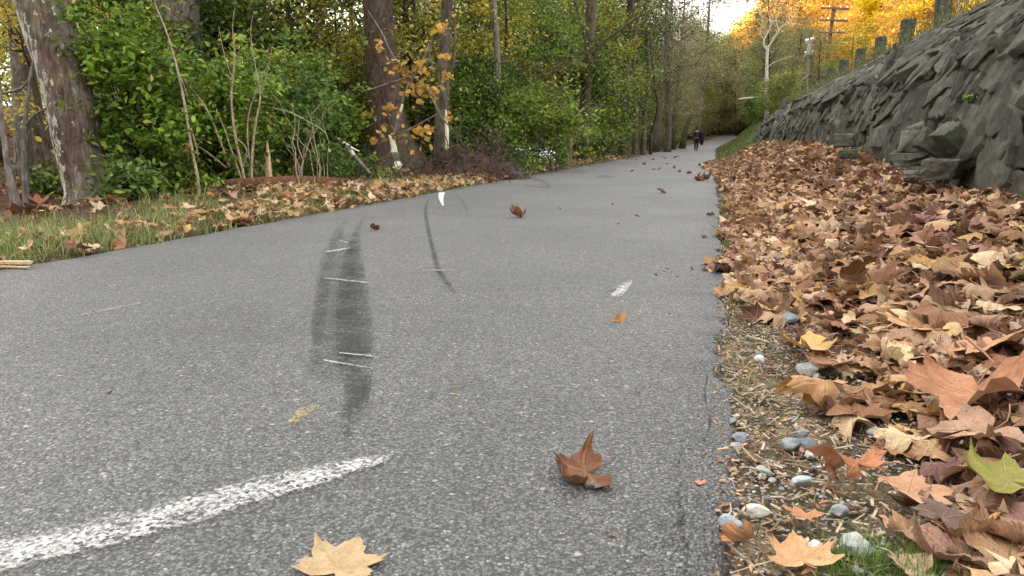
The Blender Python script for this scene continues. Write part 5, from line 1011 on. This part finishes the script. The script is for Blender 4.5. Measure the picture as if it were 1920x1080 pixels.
for k in range(160):
    i0, j0 = int(r.integers(4, 86)), int(r.integers(2, 50)); V, T = PBL[k % 5]; s_ = r.uniform(.015, .055); mb.add(V*s_+[wx_[i0, j0], wy_[i0, j0], Zm[i0, j0]+s_*.2], T)
tag(mb.build('clods', M['soil'], o, loc, smooth=False), kind='stuff')
tag(o, 'torn up mound of dark earth and roots at the left path edge', 'earth mound')
# thicket of thin twigs behind the mound, white asters
def twig_thicket(px0, px1, py0, py1, Y0, Y1, n, label, seed, mat='bark'):
    r = np.random.default_rng(seed); b = at_y((px0+px1)/2, py1, (Y0+Y1)/2); b[2] = float(zt(b[0], b[1])); o = empty('twig_thicket', b); mb = MB()
    for k in range(n):
        Y = r.uniform(Y0, Y1); s_ = at_y(r.uniform(px0, px1), py1, Y); s_[2] = float(zt(s_[0], s_[1])); hgt = (py1-py0)/FPX*Y*r.uniform(.4, 1.1); a = r.uniform(-1, 1); Q_ = s_+np.array([a*hgt*.8, r.normal()*.2, hgt])*(np.linspace(0, 1, 8)[:, None]**np.array([1.5, 1.5, .8]))+np.concatenate([np.zeros((1, 3)), np.cumsum(r.normal(0, .03, (7, 3)), 0)]); mb.tube(Q_, np.linspace(r.uniform(.004, .010), .0018, 8), 4, cap=False)
    mb.build('twigs', M[mat], o, b); return tag(o, label, 'twigs')
twig_thicket(830, 1000, 200, 305, 12, 14.5, 90, 'grey brown tangle of thin twigs right behind the earth mound', 1)
twig_thicket(960, 1080, 150, 300, 15, 19, 50, 'sparse arching twigs right of the earth mound', 2, 'stem')
twig_thicket(800, 960, 268, 338, 10.5, 11.4, 34, 'dark broken twigs sticking out of the earth mound', 7, 'rot')
twig_thicket(560, 760, 240, 335, 9.5, 11, 60, 'low brown twigs around the stump', 3)
twig_thicket(-20, 120, 280, 400, 6.5, 8.5, 26, 'thin twigs at the foot of the bare saplings on the far left', 4)
twig_thicket(280, 620, 150, 360, 7.6, 9.4, 60, 'fine pale twigs woven through the big green shrubs', 5, 'stem')
twig_thicket(1100, 1200, 190, 296, 24, 32, 50, 'brown twigs at the foot of the trees by the left path edge', 6)
r = np.random.default_rng(31); b = at_y(1000, 300, 14.5); b[2] = 0; o = empty('aster_plant', b); mb = MB(); mf = MB()
for k in range(70):
    p = at_y(r.choice([r.normal(990, 14), r.normal(968, 8), r.normal(1018, 9)]), r.uniform(278, 302), 14.5+r.normal()*.15); a = np.linspace(0, 6.283, 7)[:-1]; s_ = r.uniform(.010, .019); tl = r.normal(0, .3, 2)
    V = np.concatenate([[p+[0, 0, .004]], p+np.stack([np.cos(a)*s_, np.sin(a)*s_*.7-.0, np.sin(a)*s_*.7+.0*a], 1)]); mf.add(V, [(0, 1+i, 1+(i+1) % 6) for i in range(6)]); g0 = p.copy(); g0[2] = float(zt(p[0], p[1])); mb.tube(np.array([g0+[r.normal()*.04, 0, 0], p]), .002, 3, cap=False)
mb.build('stem', M['bark'], o, b); mf.build('blossoms', M['petal'], o, b); tag(o, 'white asters blooming right of the earth mound', 'flowers')

# ---------------------------------------------------------------- short posts along the upper road, poles, walker
post = None
for k, (x, ty, w_, lb) in enumerate([(1764, -22, 26, 'nearest and tallest looking'), (1697, 36, 22, 'second'), (1649, 69, 21, 'third'), (1609, 92, 17, 'fourth'), (1581, 112, 14, 'fifth'), (1555, 127, 12, 'sixth'), (1539, 141, 11, 'seventh'), (1525, 152, 10, 'eighth'), (1509, 160, 8, 'farthest')]):
    Xp = 3.45; d = None; lo, hi = 5., 80.
    for _ in range(50):
        mid = (lo+hi)/2; q = proj((Xp, mid, 2.4))[0]; lo, hi = (mid, hi) if q > x else (lo, mid)
    Yp = mid; s_ = .105; hp = .62; tz_ = at_y(x, ty, Yp)[2]; b = bmesh.new(); bmesh.ops.create_cube(b, size=1)
    for v in b.verts: v.co = Vector((v.co.x*2*s_, v.co.y*2*s_, (v.co.z+.5)*1.1))
    bmesh.ops.subdivide_edges(b, edges=b.edges, cuts=2, use_grid_fill=True)
    rp = random.Random(k)
    for v in b.verts: v.co += Vector((rp.gauss(0, .006), rp.gauss(0, .006), rp.gauss(0, .008)))
    bmesh.ops.bevel(b, geom=[e for e in b.edges if e.calc_face_angle(0) > 1], offset=.018, segments=2, affect='EDGES')
    me = bpy.data.meshes.new('guard_post'); b.to_mesh(me); b.free(); me.materials.append(M['postm']); o = ob('guard_post', me); o.location = (Xp, Yp, float(tz_)-1.1); o.rotation_euler = (rp.gauss(0, .03), rp.gauss(0, .03), rp.gauss(0, .15))
    tag(o, f'{lb} of the short mossy square posts on top of the wall' if k else 'nearest of the short mossy square posts, cut by the picture top', 'post', 'short posts along the top of the wall')
def utility_pole(pts, Y, arms, label, mat='pole'):
    P, rad = px_line(pts, Y, 16); g0 = float(zt(P[0][0], P[0][1])); P[0][2] = g0-.3; o = empty('utility_pole', (P[0][0], P[0][1], g0)); b = np.array(o.location); mb = MB(); mb.tube(P, rad, 10, rough=.03); mb.build('pole', M[mat], o, b)
    for (x0, y0, x1, y1) in arms:
        A, B = at_y(x0, y0, Y-.25), at_y(x1, y1, Y-.25); mb = MB(); d = (B-A); L = np.linalg.norm(d); m_ = Matrix.Rotation(math.atan2(d[1], d[0]), 3, 'Z') @ Matrix.Rotation(-math.asin(d[2]/L), 3, 'Y'); mb.box((A+B)/2, (L/2, .06, .08), np.array(m_)); ao = mb.build('crossarm', M[mat], o, b, smooth=False)
        for t in (.06, .3, .7, .94):
            mb = MB(); q = A+d*t; mb.tube(np.array([q+[0, 0, .06], q+[0, 0, .14], q+[0, 0, .2], q+[0, 0, .26]]), [.02, .06, .05, .03], 8); io = mb.build('insulator', M['stone'], ao, b)
    return tag(o, label, 'utility pole'), b
utility_pole([(1548, 150, 8), (1551, 110, 7.5), (1556, 70, 7), (1564, 12, 6)], 75, [(1539, 15, 1592, 17), (1537, 38, 1589, 39), (1535, 61, 1585, 61)], 'tall brown wooden utility pole with three crossarms')
o, b = utility_pole([(1513, 172, 4), (1514, 140, 4), (1516, 110, 4), (1518, 76, 4)], 62, [(1510, 80, 1525, 76), (1509, 103, 1524, 101)], 'smaller pale utility pole carrying a street light', 'metal')
mb = MB(); P, rad = px_line([(1516, 104, 9), (1518, 90, 9), (1519, 82, 8)], 61.7); mb.tube(P, rad, 10); mb.build('transformer', M['metal'], o, b)
mb = MB(); P, rad = px_line([(1534, 143, 1.5), (1522, 139, 1.6), (1510, 137, 1.6)], 61.6); mb.tube(P, rad, 6); mb.build('lamp_arm', M['metal'], o, b)
mb = MB(); P, rad = px_line([(1512, 137, 2), (1507, 137, 4), (1502, 137, 4), (1498, 138, 2)], 61.6); mb.tube(P, rad, 8); mb.build('lamp_head', M['metal'], o, b)
P, rad = px_line([(1385, 186, 3.5), (1420, 182, 3), (1455, 178, 3), (1472, 176, 3)], 47); mb = MB(); mb.tube(P, rad, 7, rough=.1)
for ln_ in ([(1460, 178, 3), (1456, 168, 2), (1448, 162, 1.4)], [(1468, 176, 2.6), (1486, 166, 2), (1502, 152, 1.5), (1515, 140, 1)], [(1470, 177, 2), (1490, 174, 1.4), (1505, 162, 1)]): P, rad = px_line(ln_, 47); mb.tube(P, rad, 6)
tag(mb.build('leaning_trunk', M['pale']), 'pale fallen trunk leaning sideways across the bare tree', 'fallen trunk')

# the walker: continuous skinned body, clothes as children
def skin_obj(name, verts, edges, radii, mat, parent=None, root=0, sub=2):
    me = bpy.data.meshes.new(name); me.from_pydata(verts, edges, []); me.materials.append(mat); o = ob(name, me, parent); m_ = o.modifiers.new('Skin', 'SKIN'); m_.use_smooth_shade = True
    for i, v in enumerate(me.skin_vertices[0].data): v.radius = radii[i] if isinstance(radii[i], tuple) else (radii[i],)*2; v.use_root = (i == root)
    s_ = o.modifiers.new('Subdivision', 'SUBSURF'); s_.levels = sub; s_.render_levels = sub; return o
pw = gz(1305, 283.5); H = 1.0
bv = [(0, 0, .93), (0, .01, 1.12), (0, .02, 1.32), (0, .02, 1.43), (0, .03, 1.50), (0, .035, 1.60), (0, .02, 1.66),
      (-.17, .02, 1.38), (-.21, .06, 1.14), (-.19, -.06, .92), (-.18, -.10, .84), (.17, .02, 1.38), (.23, -.02, 1.14), (.24, .10, .94), (.24, .14, .86),
      (-.09, 0, .88), (-.09, -.10, .50), (-.09, -.02, .09), (-.09, -.14, .03), (.09, 0, .88), (.09, .10, .50), (.08, .30, .12), (.08, .22, .03)]
be = [(0, 1), (1, 2), (2, 3), (3, 4), (4, 5), (5, 6), (3, 7), (7, 8), (8, 9), (9, 10), (3, 11), (11, 12), (12, 13), (13, 14), (0, 15), (15, 16), (16, 17), (17, 18), (0, 19), (19, 20), (20, 21), (21, 22)]
br = [(.14, .10), (.13, .10), (.15, .11), (.10, .08), .05, (.075, .09), (.065, .075), .055, .045, .035, .03, .055, .045, .035, .03, .09, .06, .042, (.04, .05), .09, .06, .042, (.04, .05)]
pe = skin_obj('person', bv, be, br, M['skin']); pe.location = (float(pw[0]), float(pw[1]), 0.004); pe.rotation_euler = (0, 0, .1); pe.scale = (.88,)*3
up = [0, 1, 2, 3, 7, 8, 9, 11, 12, 13]; mp = {v: i for i, v in enumerate(up)}
skin_obj('jacket', [bv[i] for i in up], [(mp[a], mp[b_]) for a, b_ in be if a in mp and b_ in mp], [tuple(np.array(br[i] if isinstance(br[i], tuple) else (br[i],)*2)*1.22+.012) for i in up], M['cloth'], pe)
lo_ = [0, 15, 16, 17, 19, 20, 21]; mp = {v: i for i, v in enumerate(lo_)}
skin_obj('trousers', [bv[i] for i in lo_], [(mp[a], mp[b_]) for a, b_ in be if a in mp and b_ in mp], [tuple(np.array(br[i] if isinstance(br[i], tuple) else (br[i],)*2)*1.15+.01) for i in lo_], M['cloth2'], pe)
skin_obj('hair', [(0, .0, 1.66), (0, -.01, 1.70), (0, -.03, 1.60)], [(0, 1), (0, 2)], [.085, .06, .06], M['hair'], pe)
for v in ((17, 18), (21, 22)): skin_obj('shoe', [tuple(np.array(bv[v[0]])-[0, 0, .03]), bv[v[1]], tuple(np.array(bv[v[1]])+[0, .08, .0])], [(0, 1), (1, 2)], [.05, .05, .045], M['cloth2'], pe)
tag(pe, 'person in dark jacket and trousers walking away on the far path', 'person')
mb = MB(); q = np.array([pw[0]+.30, pw[1]-.05, .0]); 
mb.tube(q+np.array([[0, 0, .40], [.02, 0, .46], [.03, 0, .70], [.05, 0, .98], [.0, 0, 1.18], [-.1, 0, 1.26]]), [.06, .11, .14, .13, .10, .03], 12, rough=.12)
tag(mb.build('carry_bag', M['cloth2']), 'bulky black bag carried at the right side of the walking person', 'bag')
mb = MB()
r = np.random.default_rng(3)
def topgrass(label, n, seed, pal, hr, wd):
    r = np.random.default_rng(seed); mb = MB()
    for i in range(n):
        y = 8+r.uniform(0, 1)**1.3*26; x = 3.2+r.normal()*.22; x += float(path_shift(y)); z = 2.36+r.normal()*.04; blades(mb, np.array([x, y, z-.06]), r.uniform(*hr), wd, pal[int(r.integers(len(pal)))], r, 1.3)
    return tag(mb.build('grass', M['grass']), label, 'grass', kind='stuff')
topgrass('yellowish grass hanging over the top edge of the wall', 7000, 8, [(.12, .13, .045), (.17, .155, .07), (.085, .10, .035)], (.04, .12), .007)
for k, (x, y, lb) in enumerate([(1602, 144, 'small yellow green weed growing high on the stone wall'), (1818, 182, 'small green weed growing in the middle of the wall')]):
    d = ray(x, y); d /= np.linalg.norm(d); t = 4.
    while True:
        p = CAM+d*t; fxx, fzz = wall_frame(np.full(50, p[1]), np.linspace(0, 1, 50))
        if p[0] > np.interp(p[2], fzz, fxx)-.06 or t > 25: break
        t += .03
    r = np.random.default_rng(60+k); q = p+r.normal(size=(60, 3))*np.array([.04, .06, .025])*(1.2-.85*k); V, T, c = leaf_cards(q, r.uniform(.008, .018, 60), r, tints(r, 60, [((.25, .34, .08), 1), ((.18, .28, .06), 1)])); ow = empty('wall_weed', p); mk('foliage', V-p, T, M['foliage'], c, smooth=False, parent=ow); mb = MB(); mb.tube(np.array([[0, 0, -.06], [-.01, -.01, 0], [0, 0, .05]]), .003, 4); mb.build('stem', M['bark_d'], ow); tag(ow, lb, 'weed')
